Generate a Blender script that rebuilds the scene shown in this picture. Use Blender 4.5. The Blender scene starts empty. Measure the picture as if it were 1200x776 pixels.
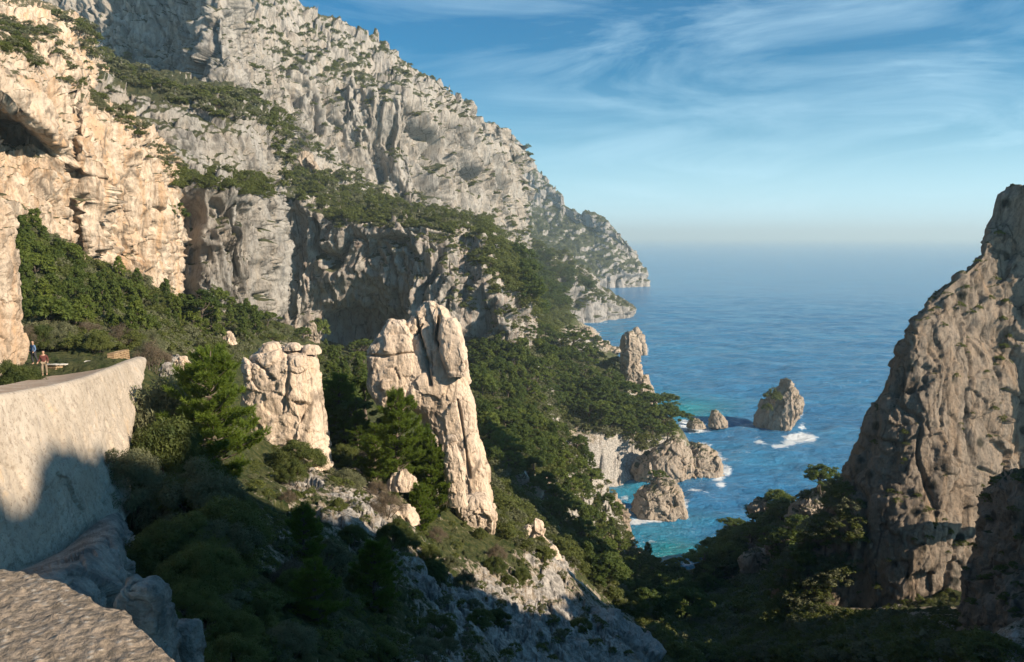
import bpy, math, random, time
import numpy as np
from mathutils import Vector, Matrix
from mathutils.bvhtree import BVHTree
T0 = time.time()
rad = math.radians
rng = np.random.default_rng(7)
random.seed(7)
SC = bpy.context.scene
COL = SC.collection
CAM_Z = 100.0
PITCH = rad(7.03)
F = 900.0

# ------------------------------------------------------------------ geometry helpers
def ray(px, py):
    a = (np.asarray(px, float) - 600) / F
    b = (388 - np.asarray(py, float)) / F
    c, s = math.cos(PITCH), math.sin(PITCH)
    return a, c + b * s, b * c - s           # x, y, z of a ray with camera depth 1
def P(px, py, D):
    """the place D metres ahead of the lookout that stands in this direction"""
    x, y, z = ray(px, py)
    k = D / y
    return np.stack([x * k, np.broadcast_to(np.asarray(D, float), np.shape(x * k)) + 0 * x, CAM_Z + z * k], -1)
def project(V):
    c, s = math.cos(PITCH), math.sin(PITCH)
    x, y, z = V[..., 0], V[..., 1], V[..., 2] - CAM_Z
    d = y * c - z * s
    u = y * s + z * c
    return 600 + F * x / d, 388 - F * u / d

# ------------------------------------------------------------------ noise
def _h(ix, iy, iz, seed):
    h = (ix.astype(np.int64) * 374761393 + iy.astype(np.int64) * 668265263 + iz.astype(np.int64) * 2147483647 + seed * 1274126177) & 0xffffffff
    h = ((h ^ (h >> 13)) * 1274126177) & 0xffffffff
    h = ((h ^ (h >> 16)) * 2246822519) & 0xffffffff
    return (h ^ (h >> 15)) & 0xffffffff
def _hf(ix, iy, iz, seed):
    return _h(ix, iy, iz, seed) / 4294967295.0
def vnoise(p, seed=0):
    i = np.floor(p); f = p - i; i = i.astype(np.int64)
    w = f * f * f * (f * (f * 6 - 15) + 10)
    x, y, z = i[:, 0], i[:, 1], i[:, 2]
    r = 0
    for dx in (0, 1):
        wx = w[:, 0] if dx else 1 - w[:, 0]
        for dy in (0, 1):
            wy = w[:, 1] if dy else 1 - w[:, 1]
            for dz in (0, 1):
                wz = w[:, 2] if dz else 1 - w[:, 2]
                r = r + wx * wy * wz * _hf(x + dx, y + dy, z + dz, seed)
    return r * 2 - 1
def fbm(p, octaves=4, seed=0, gain=0.5):
    r = 0; a = 1.0; q = p; t = 0
    for k in range(octaves):
        r = r + a * vnoise(q, seed + k * 17); t += a
        q = q * 2.03 + 13.7; a *= gain
    return r / t * 1.6
def worley(p, seed=0):
    """F1, F2, id of nearest cell, vector from that cell's centre"""
    i = np.floor(p).astype(np.int64)
    n = len(p)
    f1 = np.full(n, 9.0); f2 = np.full(n, 9.0)
    cid = np.zeros(n, np.int64); cv = np.zeros((n, 3))
    for dx in (-1, 0, 1):
        for dy in (-1, 0, 1):
            for dz in (-1, 0, 1):
                cx, cy, cz = i[:, 0] + dx, i[:, 1] + dy, i[:, 2] + dz
                h = _h(cx, cy, cz, seed)
                q = np.stack([cx + (h & 1023) / 1023.0, cy + ((h >> 10) & 1023) / 1023.0, cz + ((h >> 20) & 1023) / 1023.0], -1)
                v = p - q
                d = (v * v).sum(1)
                m = d < f1
                f2 = np.where(m, f1, np.minimum(f2, d))
                f1 = np.where(m, d, f1)
                cid = np.where(m, h, cid)
                cv = np.where(m[:, None], v, cv)
    return np.sqrt(f1), np.sqrt(f2), cid, cv
def rock_disp(V, size, amp, stretch=2.2, seed=0, warp=0.45, crack=0.5, levels=3, flute=0.0):
    """fractured limestone: tilted blocks with sharp breaks, cracks, ledges and fluting; metres of displacement"""
    base = V / size
    wv = np.stack([fbm(base * 0.9 + 3.1, 3, seed + 91), fbm(base * 0.9 + 7.7, 3, seed + 92), fbm(base * 0.9 - 5.2, 3, seed + 93)], -1)
    out = np.zeros(len(V)); s = 1.0; a = 1.0
    for k in range(levels):
        st = stretch if k < 2 else 1 + (stretch - 1) * .5
        q = (V / (size * s)) + wv * warp * (1 if k == 0 else 1.4)
        q = q * np.array([1, 1, 1 / st])
        f1, f2, cid, cv = worley(q, seed + k * 31)
        r1 = (cid & 255) / 255.0 - 0.5
        n = np.stack([((cid >> 8) & 255) / 127.5 - 1, ((cid >> 16) & 255) / 127.5 - 1, (((cid >> 24) & 255) / 127.5 - 1) * .6], -1)
        e = f2 - f1
        out += a * (r1 * 1.15 + (cv * n).sum(1) * .75 - crack * .55 * np.exp(-(e / .05) ** 2))
        s *= 0.42; a *= 0.42
    if flute:
        fq = V * np.array([1, 1, 0.10]) / (size * .50) + wv * .35
        out += flute * 1.5 * ((1 - np.abs(vnoise(fq, seed + 5))) ** 3 - .45)
        fq = V * np.array([1, 1, 0.13]) / (size * .19) + wv * .5
        out += flute * .70 * ((1 - np.abs(vnoise(fq, seed + 6))) ** 3 - .45)
        ez = vnoise(np.stack([base[:, 0] * .35, base[:, 1] * .35, base[:, 2] * 2.2 + wv[:, 2] * .5], -1), seed + 8)
        out -= flute * .18 * np.exp(-(ez / .10) ** 2)
    nf = fbm(base * 5.0, 4, seed + 7, .6)
    out += 0.16 * nf + .10 * (1 - np.abs(vnoise(base * 9, seed + 12))) ** 2
    return out * amp

# ------------------------------------------------------------------ mesh helpers
def mesh_obj(name, V, faces, mat=None, parent=None, smooth=True, mats=None, fmat=None):
    me = bpy.data.meshes.new(name)
    V = np.asarray(V, np.float32)
    me.vertices.add(len(V)); me.vertices.foreach_set('co', V.ravel())
    if isinstance(faces, np.ndarray):
        k = faces.shape[1]; nf = len(faces)
        me.loops.add(nf * k); me.loops.foreach_set('vertex_index', faces.ravel().astype(np.int32))
        me.polygons.add(nf); me.polygons.foreach_set('loop_start', np.arange(0, nf * k, k, dtype=np.int32))
        me.polygons.foreach_set('loop_total', np.full(nf, k, np.int32))
    else:
        nf = len(faces)
        tot = np.array([len(f) for f in faces], np.int32)
        me.loops.add(int(tot.sum())); me.loops.foreach_set('vertex_index', np.array([i for f in faces for i in f], np.int32))
        me.polygons.add(nf); me.polygons.foreach_set('loop_start', np.concatenate([[0], np.cumsum(tot)[:-1]]).astype(np.int32))
        me.polygons.foreach_set('loop_total', tot)
    me.polygons.foreach_set('use_smooth', np.full(nf, bool(smooth)))
    me.update(calc_edges=True); me.validate()
    for m in (mats or ([mat] if mat else [])):
        me.materials.append(m)
    if fmat is not None:
        me.polygons.foreach_set('material_index', np.asarray(fmat, np.int32))
    o = bpy.data.objects.new(name, me); COL.objects.link(o)
    if parent: o.parent = parent
    return o
def attr(o, name, vals):
    a = o.data.attributes.new(name, 'FLOAT', 'POINT')
    a.data.foreach_set('value', np.asarray(vals, np.float32))
def tag(o, label=None, cat=None, group=None, kind=None):
    if label: o['label'] = label
    if cat: o['category'] = cat
    if group: o['group'] = group
    if kind: o['kind'] = kind
    return o
def empty(name, loc, rz=0.0):
    o = bpy.data.objects.new(name, None); COL.objects.link(o)
    o.location = loc; o.rotation_euler = (0, 0, rz); o.empty_display_size = .3
    return o
def grid_faces(nu, nv, wrap=False):
    i = np.arange(nu if wrap else nu - 1)[:, None]; j = np.arange(nv - 1)[None, :]
    a = (i * nv + j); b = (((i + 1) % nu) * nv + j)
    return np.stack([a, b, b + 1, a + 1], -1).reshape(-1, 4)
def grid_normals(G, wrap=False):
    if wrap:
        du = np.roll(G, -1, 0) - np.roll(G, 1, 0)
    else:
        du = np.gradient(G, axis=0)
    dv = np.gradient(G, axis=1)
    n = np.cross(du, dv)
    l = np.linalg.norm(n, axis=-1, keepdims=True); l[l == 0] = 1
    return n / l
def smooth_grid(N, k, wrap=False):
    for _ in range(k):
        if wrap:
            N = (np.roll(N, 1, 0) + N * 2 + np.roll(N, -1, 0)) / 4
        else:
            N = np.concatenate([N[:1], (N[:-2] + N[1:-1] * 2 + N[2:]) / 4, N[-1:]], 0)
        N = np.concatenate([N[:, :1], (N[:, :-2] + N[:, 1:-1] * 2 + N[:, 2:]) / 4, N[:, -1:]], 1)
    return N
def catmull(C, t):
    """C (n, ...), t in [0, n-1]"""
    n = len(C); i = np.clip(np.floor(t).astype(int), 0, n - 2); f = t - i
    p1 = C[i]; p2 = C[i + 1]; p0 = C[np.maximum(i - 1, 0)]; p3 = C[np.minimum(i + 2, n - 1)]
    f = f.reshape((-1,) + (1,) * (C.ndim - 1))
    m1 = (p2 - p0) * .32; m2 = (p3 - p1) * .32
    h = f * f
    return p1 * (2 * f * h - 3 * h + 1) + m1 * (f * h - 2 * h + f) + p2 * (3 * h - 2 * f * h) + m2 * (f * h - h)
BVH_SRC = []   # land surfaces plants may root on
def register(o):
    BVH_SRC.append(o)
    return o
def loft(name, stations, amps, mat, size, seed, px=1.5, stretch=2.2, flute=0.25, back=(0.12, 0.10), sm=6, crack=.5, extra=None, levels=3, butt=None, rough=0.0, jag=None):
    """a landform: profiles (bottom to top) side by side; each point is (bearing px, elevation px, metres ahead)"""
    S = np.array([[list(p) for p in st] for st in stations], float)
    C = P(S[..., 0], S[..., 1], S[..., 2])
    if back:
        top = C[:, -1].copy()
        b = top.copy(); b[:, 0] *= 1 + back[0]; b[:, 1] *= 1 + back[0]; b[:, 2] = top[:, 2] - top[:, 1] * back[1]
        C = np.concatenate([C, b[:, None]], 1)
        S = np.concatenate([S, S[:, -1:] + np.array([0, 14 / px * 1.5, 0])], 1)
        amps = list(amps) + [amps[-1]]
    nl = C.shape[1]; ns = C.shape[0]
    # sampling: about px pixels between rows
    tv = []
    for j in range(nl - 1):
        L = np.abs(S[:, j + 1, :2] - S[:, j, :2]).max(1)
        L = np.percentile(L, 80)
        n = max(5, int(L / px))
        tv += list(j + np.arange(n) / n)
    tv = np.array(tv + [nl - 1.0])
    tu = []
    for i in range(ns - 1):
        L = max(np.linalg.norm(S[i + 1, :, :2] - S[i, :, :2], axis=1).max(), np.linalg.norm(C[i + 1] - C[i], axis=1).mean() / S[i, 0, 2] * F * .5)
        n = max(5, int(L / px))
        tu += list(i + np.arange(n) / n)
    tu = np.array(tu + [ns - 1.0])
    G = catmull(C, tu)                       # (nu, nl, 3)
    G = np.swapaxes(catmull(np.swapaxes(G, 0, 1), tv), 0, 1)
    A = np.interp(tv, np.arange(nl), amps)[None, :].repeat(len(tu), 0)
    N = smooth_grid(grid_normals(G), sm)
    N /= np.linalg.norm(N, axis=-1, keepdims=True) + 1e-9
    V = G.reshape(-1, 3); Nf = N.reshape(-1, 3)
    A = A * (1 - .72 * np.clip((np.abs(N[..., 2]) - .25) / .45, 0, 1))
    d = rock_disp(V, size, 1.0, stretch, seed, flute=flute, crack=crack, levels=levels).reshape(A.shape) * A
    if butt:
        bs, bd = butt
        wq = V / bs + .25 * np.stack([fbm(V / bs * 1.5, 2, seed + 201), fbm(V / bs * 1.5, 2, seed + 202), 0 * V[:, 0]], -1)
        g = vnoise(wq * np.array([1, 1, .16]), seed + 203); g2 = vnoise(wq * np.array([2.3, 2.3, .35]) + 9, seed + 204)
        stp = (1 - np.clip((np.abs(N[..., 2]) - .3) / .4, 0, 1)).ravel()
        d += ((bd * (.9 * g - 1.3 * np.exp(-(g / .07) ** 2) - .75 * np.exp(-(g2 / .07) ** 2) + .3 * g2)) * (.25 + .75 * stp)).reshape(A.shape) * np.clip(A / max(amps), .15, 1)
    if rough:
        wq = V / (rough * 3.2) + .3 * np.stack([vnoise(V / rough / 2, seed + 211), vnoise(V / rough / 2, seed + 212), vnoise(V / rough / 2, seed + 213)], -1)
        f1, f2, cid, cv = worley(wq, seed + 210)
        up = (((cid >> 5) & 255) > 150) * (.4 + ((cid >> 13) & 127) / 127.0) * np.clip((f2 - f1) / .08, 0, 1)
        flat = np.clip((np.abs(N[..., 2]) - .2) / .3, 0, 1).ravel()
        d += (up * flat * rough).reshape(A.shape)
    if extra is not None:
        qx, qy = project(V)
        d += extra(V, qx, qy).reshape(A.shape)
    V = V + Nf * d.reshape(-1, 1)
    if jag:
        js, jh = jag
        q = np.stack([V[:, 0] / js, V[:, 1] / js, V[:, 2] * 0], -1) + .35 * np.stack([fbm(V / js, 2, seed + 221)] * 3, -1)
        f1, f2, cid, cv = worley(q, seed + 220)
        wv = np.clip((tv - (nl - 4.2)) / 2.2, 0, 1)[None].repeat(len(tu), 0).ravel()
        V[:, 2] += jh * wv * ((cid & 255) / 255.0 * 1.2 - .75)
    o = mesh_obj(name, V, grid_faces(len(tu), len(tv)), mat)
    tag(o, kind='structure')
    return register(o)
def stack(name, levels, D, mat, size, amp, seed, thick=0.7, n=120, px=1.3, parent=None, sup=2.6, flute=0.0, stretch=1.6, cuts=None, lean=0.0, crack=.5, rot=0.0, Ds=None, capk=.4):
    """a free-standing rock: outlines one above another, each with its own width and depth"""
    L = np.array(levels, float)              # y, xl, xr (bottom first)
    Dl = np.full(len(L), float(D)) + np.linspace(0, lean, len(L)) if Ds is None else np.array(Ds, float)
    t = np.linspace(0, len(L) - 1, max(10, int(abs(L[0, 0] - L[-1, 0]) / px)))
    Q = catmull(np.concatenate([L, Dl[:, None]], 1), t)
    ctr = P((Q[:, 1] + Q[:, 2]) / 2, Q[:, 0], Q[:, 3])
    lf = P(Q[:, 1], Q[:, 0], Q[:, 3]); rt = P(Q[:, 2], Q[:, 0], Q[:, 3])
    w = (rt[:, 0] - lf[:, 0]) / 2
    wm = w.max()
    dep = thick * (0.55 * w + .45 * wm * np.sqrt(np.clip(w / wm, 0, 1)))
    a = np.linspace(0, 2 * math.pi, n, endpoint=False) 
    ca, sa = np.cos(a), np.sin(a)
    ex = np.sign(ca) * np.abs(ca) ** (2 / sup); ey = np.sign(sa) * np.abs(sa) ** (2 / sup)
    G = np.zeros((n, len(t), 3))
    G[..., 0] = ctr[None, :, 0] + ex[:, None] * w[None] + ey[:, None] * dep[None] * rot
    G[..., 1] = ctr[None, :, 1] + ey[:, None] * dep[None]
    G[..., 2] = ctr[None, :, 2]
    # domed cap
    cap = 5
    last = G[:, -1:, :].copy(); c = ctr[-1]
    caps = []
    h = w[-1] * capk
    for k in range(1, cap + 1):
        f = math.cos(k / cap * math.pi / 2 * .98); z = math.sin(k / cap * math.pi / 2)
        q = last.copy(); q[..., :2] = c[:2] + (last[..., :2] - c[:2]) * f; q[..., 2] += h * z
        caps.append(q)
    G = np.concatenate([G] + caps, 1)
    N = smooth_grid(grid_normals(G, True), 3, True)
    N /= np.linalg.norm(N, axis=-1, keepdims=True) + 1e-9
    V = G.reshape(-1, 3)
    d = rock_disp(V, size, amp, stretch, seed, flute=flute, crack=crack)
    if cuts:
        qx, qy = project(V)
        for (line, wd, dp) in cuts:
            m = np.full(len(V), 1e9)
            for (x0, y0), (x1, y1) in zip(line[:-1], line[1:]):
                vx, vy = x1 - x0, y1 - y0
                s = np.clip(((qx - x0) * vx + (qy - y0) * vy) / (vx * vx + vy * vy), 0, 1)
                m = np.minimum(m, np.hypot(qx - x0 - s * vx, qy - y0 - s * vy))
            jit = 1 + .5 * vnoise(V / (size * .3), seed + 3)
            d -= dp * np.exp(-(m / (wd * jit)) ** 2)
    # keep the bottom ring tidy and the cap closed
    V = V + N.reshape(-1, 3) * d[:, None]
    Vg = V.reshape(n, -1, 3); Vg[:, -1] = Vg[:, -1].mean(0)
    o = mesh_obj(name, Vg.reshape(-1, 3), grid_faces(n, Vg.shape[1], True), mat, parent)
    return o

# ------------------------------------------------------------------ node helpers
class NT:
    def __init__(s, mat):
        mat.use_nodes = True
        s.t = mat.node_tree; s.t.nodes.clear()
    def n(s, typ, **kw):
        nd = s.t.nodes.new(typ)
        for k, v in kw.items():
            if k.startswith('_'): nd.inputs[int(k[1:])].default_value = v
            else: setattr(nd, k, v)
        return nd
    def l(s, a, b): s.t.links.new(a, b)
    def noise(s, vec, scale, detail=4, rough=.55, dist=0.0, out='Fac'):
        nd = s.n('ShaderNodeTexNoise'); nd.inputs['Scale'].default_value = scale
        nd.inputs['Detail'].default_value = detail; nd.inputs['Roughness'].default_value = rough
        nd.inputs['Distortion'].default_value = dist
        if vec is not None: s.l(vec, nd.inputs['Vector'])
        return nd.outputs[out]
    def mapping(s, vec, scale=(1, 1, 1), loc=(0, 0, 0), rot=(0, 0, 0)):
        m = s.n('ShaderNodeMapping'); m.inputs['Scale'].default_value = scale; m.inputs['Location'].default_value = loc
        m.inputs['Rotation'].default_value = rot
        s.l(vec, m.inputs['Vector']); return m.outputs[0]
    def ramp(s, fac, stops, interp='LINEAR'):
        r = s.n('ShaderNodeValToRGB'); r.color_ramp.interpolation = interp
        while len(r.color_ramp.elements) < len(stops): r.color_ramp.elements.new(.5)
        for e, (p, c) in zip(r.color_ramp.elements, stops):
            e.position = p; e.color = (c, c, c, 1) if isinstance(c, (int, float)) else (*c, 1)
        s.l(fac, r.inputs[0]); return r.outputs[0]
    def mix(s, fac, a, b, blend='MIX'):
        m = s.n('ShaderNodeMix', data_type='RGBA', blend_type=blend)
        for inp, v in ((m.inputs[0], fac), (m.inputs[6], a), (m.inputs[7], b)):
            if hasattr(v, 'is_linked') or hasattr(v, 'links'): s.l(v, inp)
            elif isinstance(v, (int, float)): inp.default_value = v if inp == m.inputs[0] else (v, v, v, 1)
            else: inp.default_value = (*v, 1)
        return m.outputs[2]
    def math(s, op, a, b=0.0, clamp=False):
        m = s.n('ShaderNodeMath', operation=op, use_clamp=clamp)
        for inp, v in ((m.inputs[0], a), (m.inputs[1], b)):
            if isinstance(v, (int, float)): inp.default_value = v
            else: s.l(v, inp)
        return m.outputs[0]
    def bump(s, height, strength, dist, normal=None):
        b = s.n('ShaderNodeBump'); b.inputs['Strength'].default_value = strength; b.inputs['Distance'].default_value = dist
        s.l(height, b.inputs['Height'])
        if normal is not None: s.l(normal, b.inputs['Normal'])
        return b.outputs[0]
    def out(s, col, rough=.9, normal=None, spec=.25, metallic=0.0):
        p = s.n('ShaderNodeBsdfPrincipled')
        for nm, v in (('Base Color', col), ('Roughness', rough), ('Specular IOR Level', spec), ('Metallic', metallic)):
            if isinstance(v, (int, float)): p.inputs[nm].default_value = v
            elif isinstance(v, tuple): p.inputs[nm].default_value = (*v, 1)
            else: s.l(v, p.inputs[nm])
        if normal is not None: s.l(normal, p.inputs['Normal'])
        o = s.n('ShaderNodeOutputMaterial'); s.l(p.outputs[0], o.inputs['Surface']); return p
def newmat(name):
    m = bpy.data.materials.new(name); return m, NT(m)

def rock_material(name, light, dark, ochre, unit, green=0.0, ochre_amt=.35, green_lo=.62, streak=.5, bump=1.0, pits=0.0, gcol=((.030, .042, .014), (.085, .085, .035)), zoche=None):
    """weathered limestone; unit = metres of its main texture"""
    m, t = newmat(name)
    tc = t.n('ShaderNodeNewGeometry'); pos = tc.outputs['Position']
    sv = t.mapping(pos, (1, 1, .22))
    n1 = t.noise(pos, .35 / unit, 5, .6)
    n2 = t.noise(sv, 1.4 / unit, 5, .65, .4)
    n3 = t.noise(t.mapping(pos, (1, 1, .6)), 3.5 / unit, 6, .72)
    c = t.mix(t.ramp(n1, [(.35, 0.0), (.68, 1.0)]), light, tuple(x * .80 for x in light))
    c = t.mix(t.math('MULTIPLY', t.ramp(n2, [(.50, 0.0), (.70, 1.0)]), streak), c, dark)
    c = t.mix(t.math('MULTIPLY', t.ramp(t.noise(sv, .55 / unit, 4, .6, .8), [(.45, 0.0), (.66, 1.0)]), ochre_amt), c, ochre)
    c = t.mix(t.ramp(n3, [(.33, .7), (.50, 0.0)]), c, tuple(x * .38 for x in light))
    vc = t.n('ShaderNodeTexVoronoi', feature='DISTANCE_TO_EDGE'); vc.inputs['Scale'].default_value = .42 / unit
    t.l(t.mix(.12, t.mapping(pos, (1, 1, .22)), t.noise(pos, 1.1 / unit, 4, out='Color')), vc.inputs['Vector'])
    c = t.mix(t.math('MULTIPLY', t.ramp(vc.outputs['Distance'], [(.012, .75), (.05, 0.0)]), t.ramp(n1, [(.42, 0.0), (.56, 1.0)])), c, tuple(x * .22 for x in light))
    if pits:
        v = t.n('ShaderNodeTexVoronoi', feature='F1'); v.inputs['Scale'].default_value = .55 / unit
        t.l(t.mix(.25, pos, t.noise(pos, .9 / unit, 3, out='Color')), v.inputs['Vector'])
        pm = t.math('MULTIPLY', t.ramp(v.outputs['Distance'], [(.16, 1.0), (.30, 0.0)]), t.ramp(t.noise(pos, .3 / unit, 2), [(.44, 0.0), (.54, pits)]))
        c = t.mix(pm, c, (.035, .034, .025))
    if green > 0:
        sx = t.n('ShaderNodeSeparateXYZ'); t.l(tc.outputs['Normal'], sx.inputs[0])
        gn = t.math('ADD', sx.outputs[2], t.math('MULTIPLY', t.math('SUBTRACT', t.noise(pos, .8 / unit, 5, .65), .5), .9))
        g = t.ramp(gn, [(green_lo - .05, 0.0), (green_lo + .06, green)])
        gc = t.mix(t.ramp(t.noise(pos, 1.6 / unit, 4), [(.4, 0.0), (.62, 1.0)]), gcol[0], gcol[1])
        c = t.mix(g, c, gc)
    h = t.math('ADD', t.math('MULTIPLY', n3, .5), t.math('MULTIPLY', n2, .5))
    h2 = t.noise(pos, 9 / unit, 5, .7)
    nb = t.bump(h, .9 * bump, .55 * unit)
    nb = t.bump(h2, .6 * bump, .10 * unit, nb)
    t.out(c, .93, nb, .15)
    return m

M_far   = rock_material('far_limestone', (.40, .375, .35), (.15, .15, .15), (.35, .29, .23), 7, green=.95, green_lo=.56, ochre_amt=.2, bump=1.3)
M_great = rock_material('grey_limestone', (.42, .39, .35), (.12, .12, .12), (.40, .30, .20), 4, green=.95, green_lo=.70, ochre_amt=.35, bump=1.2, streak=.8)
M_mid   = rock_material('streaked_limestone', (.48, .44, .39), (.10, .09, .085), (.30, .18, .12), 2.6, green=.95, green_lo=.62, ochre_amt=.45, streak=.85, bump=1.3)
M_near  = rock_material('warm_limestone', (.64, .52, .40), (.25, .16, .10), (.52, .31, .16), 1.3, green=.9, green_lo=.80, ochre_amt=.7, streak=.8, bump=1.0)
M_pin   = rock_material('pale_limestone', (.72, .58, .45), (.24, .19, .14), (.55, .38, .23), 1.1, green=0, ochre_amt=.35, streak=.25, bump=.9)
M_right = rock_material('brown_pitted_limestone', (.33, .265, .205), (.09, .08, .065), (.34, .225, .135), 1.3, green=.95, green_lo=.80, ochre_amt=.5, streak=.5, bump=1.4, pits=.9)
M_coast = rock_material('coast_limestone', (.46, .38, .30), (.15, .13, .11), (.42, .29, .19), 1.6, green=.9, green_lo=.80, ochre_amt=.35, streak=.45, bump=1.3)
M_scree = rock_material('grey_scree_rock', (.50, .46, .42), (.17, .16, .15), (.40, .30, .20), .8, green=0, ochre_amt=.2, bump=1.3)

# ground: bare limestone, stony soil and low scrub, by an attribute "rocky"
def ground_material():
    m, t = newmat('hillside_soil_and_scrub')
    tc = t.n('ShaderNodeNewGeometry'); pos = tc.outputs['Position']
    at = t.n('ShaderNodeAttribute', attribute_name='rocky')
    n1 = t.noise(pos, .35, 5, .65); n2 = t.noise(pos, 1.6, 6, .7); n3 = t.noise(pos, 6, 5, .7)
    scrub = t.mix(t.ramp(n2, [(.40, 0.0), (.62, 1.0)]), (.028, .042, .013), (.090, .090, .036))
    soil = t.mix(t.ramp(n3, [(.4, 0.0), (.6, 1.0)]), (.20, .15, .10), (.38, .33, .27))
    rockc = t.mix(t.ramp(n2, [(.42, 0.0), (.60, 1.0)]), (.20, .185, .165), (.46, .42, .37))
    f = t.math('ADD', at.outputs['Fac'], t.math('MULTIPLY', t.math('SUBTRACT', n1, .5), 1.5))
    f = t.math('ADD', f, t.math('MULTIPLY', t.math('SUBTRACT', n2, .5), 1.1))
    c = t.mix(t.ramp(f, [(.32, 0.0), (.44, 1.0)]), scrub, soil)
    c = t.mix(t.ramp(f, [(.52, 0.0), (.62, 1.0)]), c, rockc)
    sx = t.n('ShaderNodeSeparateXYZ'); t.l(tc.outputs['Normal'], sx.inputs[0])
    c = t.mix(t.ramp(t.math('ADD', sx.outputs[2], t.math('MULTIPLY', t.math('SUBTRACT', n2, .5), .4)), [(.42, 1.0), (.56, 0.0)]), c, rockc)
    nb = t.bump(t.math('ADD', n2, t.math('MULTIPLY', n3, .4)), .8, .5)
    t.out(c, .95, nb, .1)
    return m
M_ground = ground_material()

def plain_mat(name, c1, c2, scale, rough=.9, bump=.4, bd=.03, spec=.2, lo=.4, hi=.6):
    m, t = newmat(name)
    tc = t.n('ShaderNodeNewGeometry')
    n = t.noise(tc.outputs['Position'], scale, 6, .65)
    n2 = t.noise(tc.outputs['Position'], scale * 5.3, 5, .7)
    c = t.mix(t.ramp(n, [(lo, 0.0), (hi, 1.0)]), c1, c2)
    c = t.mix(t.ramp(n2, [(.35, .35), (.6, 0.0)]), c, tuple(x * .5 for x in c1))
    t.out(c, rough, t.bump(t.math('ADD', n, n2), bump, bd), spec)
    return m
def leaf_mat(name, c1, c2, scale=1.2, trans=.28):
    m, t = newmat(name)
    oi = t.n('ShaderNodeObjectInfo'); g = t.n('ShaderNodeNewGeometry')
    n = t.noise(g.outputs['Position'], scale, 3, .6)
    f = t.math('ADD', t.math('MULTIPLY', oi.outputs['Random'], .55), t.math('MULTIPLY', t.ramp(n, [(.35, 0.0), (.65, 1.0)]), .45))
    c = t.mix(f, c1, c2)
    p = t.n('ShaderNodeBsdfPrincipled'); t.l(c, p.inputs['Base Color']); p.inputs['Roughness'].default_value = .65
    p.inputs['Specular IOR Level'].default_value = .25
    tr = t.n('ShaderNodeBsdfTranslucent'); t.l(t.mix(.5, c, tuple(min(1, x * 1.5) for x in c2)), tr.inputs['Color'])
    mx = t.n('ShaderNodeMixShader'); mx.inputs[0].default_value = trans
    t.l(p.outputs[0], mx.inputs[1]); t.l(tr.outputs[0], mx.inputs[2])
    o = t.n('ShaderNodeOutputMaterial'); t.l(mx.outputs[0], o.inputs['Surface'])
    return m
M_bark = plain_mat('bark', (.10, .075, .055), (.19, .155, .125), 3)
M_pine = leaf_mat('pine_needles', (.050, .095, .012), (.150, .205, .026), 1.2, .45)
M_pine_far = leaf_mat('distant_pine_needles', (.035, .062, .013), (.145, .180, .030), .30, .42)
M_bush = leaf_mat('shrub_leaves', (.040, .062, .015), (.150, .165, .040), 1.0, .4)
M_olive = leaf_mat('grey_green_leaves', (.065, .078, .032), (.190, .190, .10))
M_dry = leaf_mat('dry_twigs', (.085, .065, .040), (.15, .115, .075), 1.5, .15)

# ------------------------------------------------------------------ LANDFORMS
def band_levels(*rows):     # rows of points given level by level -> stations
    return [list(c) for c in zip(*rows)]

# far headland running out to the point
far = loft('far_headland', [
 [(540,380,1450),(540,350,1450),(540,320,1480),(540,285,1560),(540,235,1660),(540,190,1700),(540,130,1760)],
 [(600,360,1450),(600,340,1450),(600,315,1480),(600,285,1560),(600,235,1660),(600,205,1700),(597,163,1760)],
 [(625,358,1450),(625,340,1450),(625,315,1480),(625,285,1560),(625,250,1660),(622,225,1700),(616,182,1760)],
 [(648,356,1460),(648,340,1460),(648,318,1490),(648,290,1560),(648,262,1640),(644,242,1680),(638,212,1740)],
 [(675,352,1480),(675,340,1480),(675,325,1490),(675,300,1540),(672,275,1600),(668,255,1650),(660,236,1700)],
 [(700,350,1500),(702,338,1500),(702,325,1505),(700,308,1540),(698,285,1580),(692,268,1620),(684,247,1660)],
 [(722,348,1500),(724,338,1500),(724,322,1505),(722,308,1535),(718,290,1570),(712,275,1600),(705,257,1640)],
 [(742,347,1510),(744,337,1510),(743,321,1515),(740,312,1540),(735,300,1570),(730,288,1590),(722,273,1620)],
 [(756,345,1530),(759,336,1530),(757,320,1535),(752,312,1550),(747,305,1570),(742,298,1585),(736,292,1600)],
 [(762,344,1570),(765,335,1570),(763,325,1575),(757,316,1590),(751,309,1600),(747,303,1610),(741,297,1620)],
 [(750,344,1680),(752,335,1680),(750,325,1690),(746,316,1700),(742,310,1710),(738,304,1720),(732,298,1730)]],
 [2,6,12,13,14,14,9], M_far, 50, 11, stretch=1.5, flute=.3, sm=4, butt=(90, 14), rough=4, jag=(60, 18))
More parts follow.
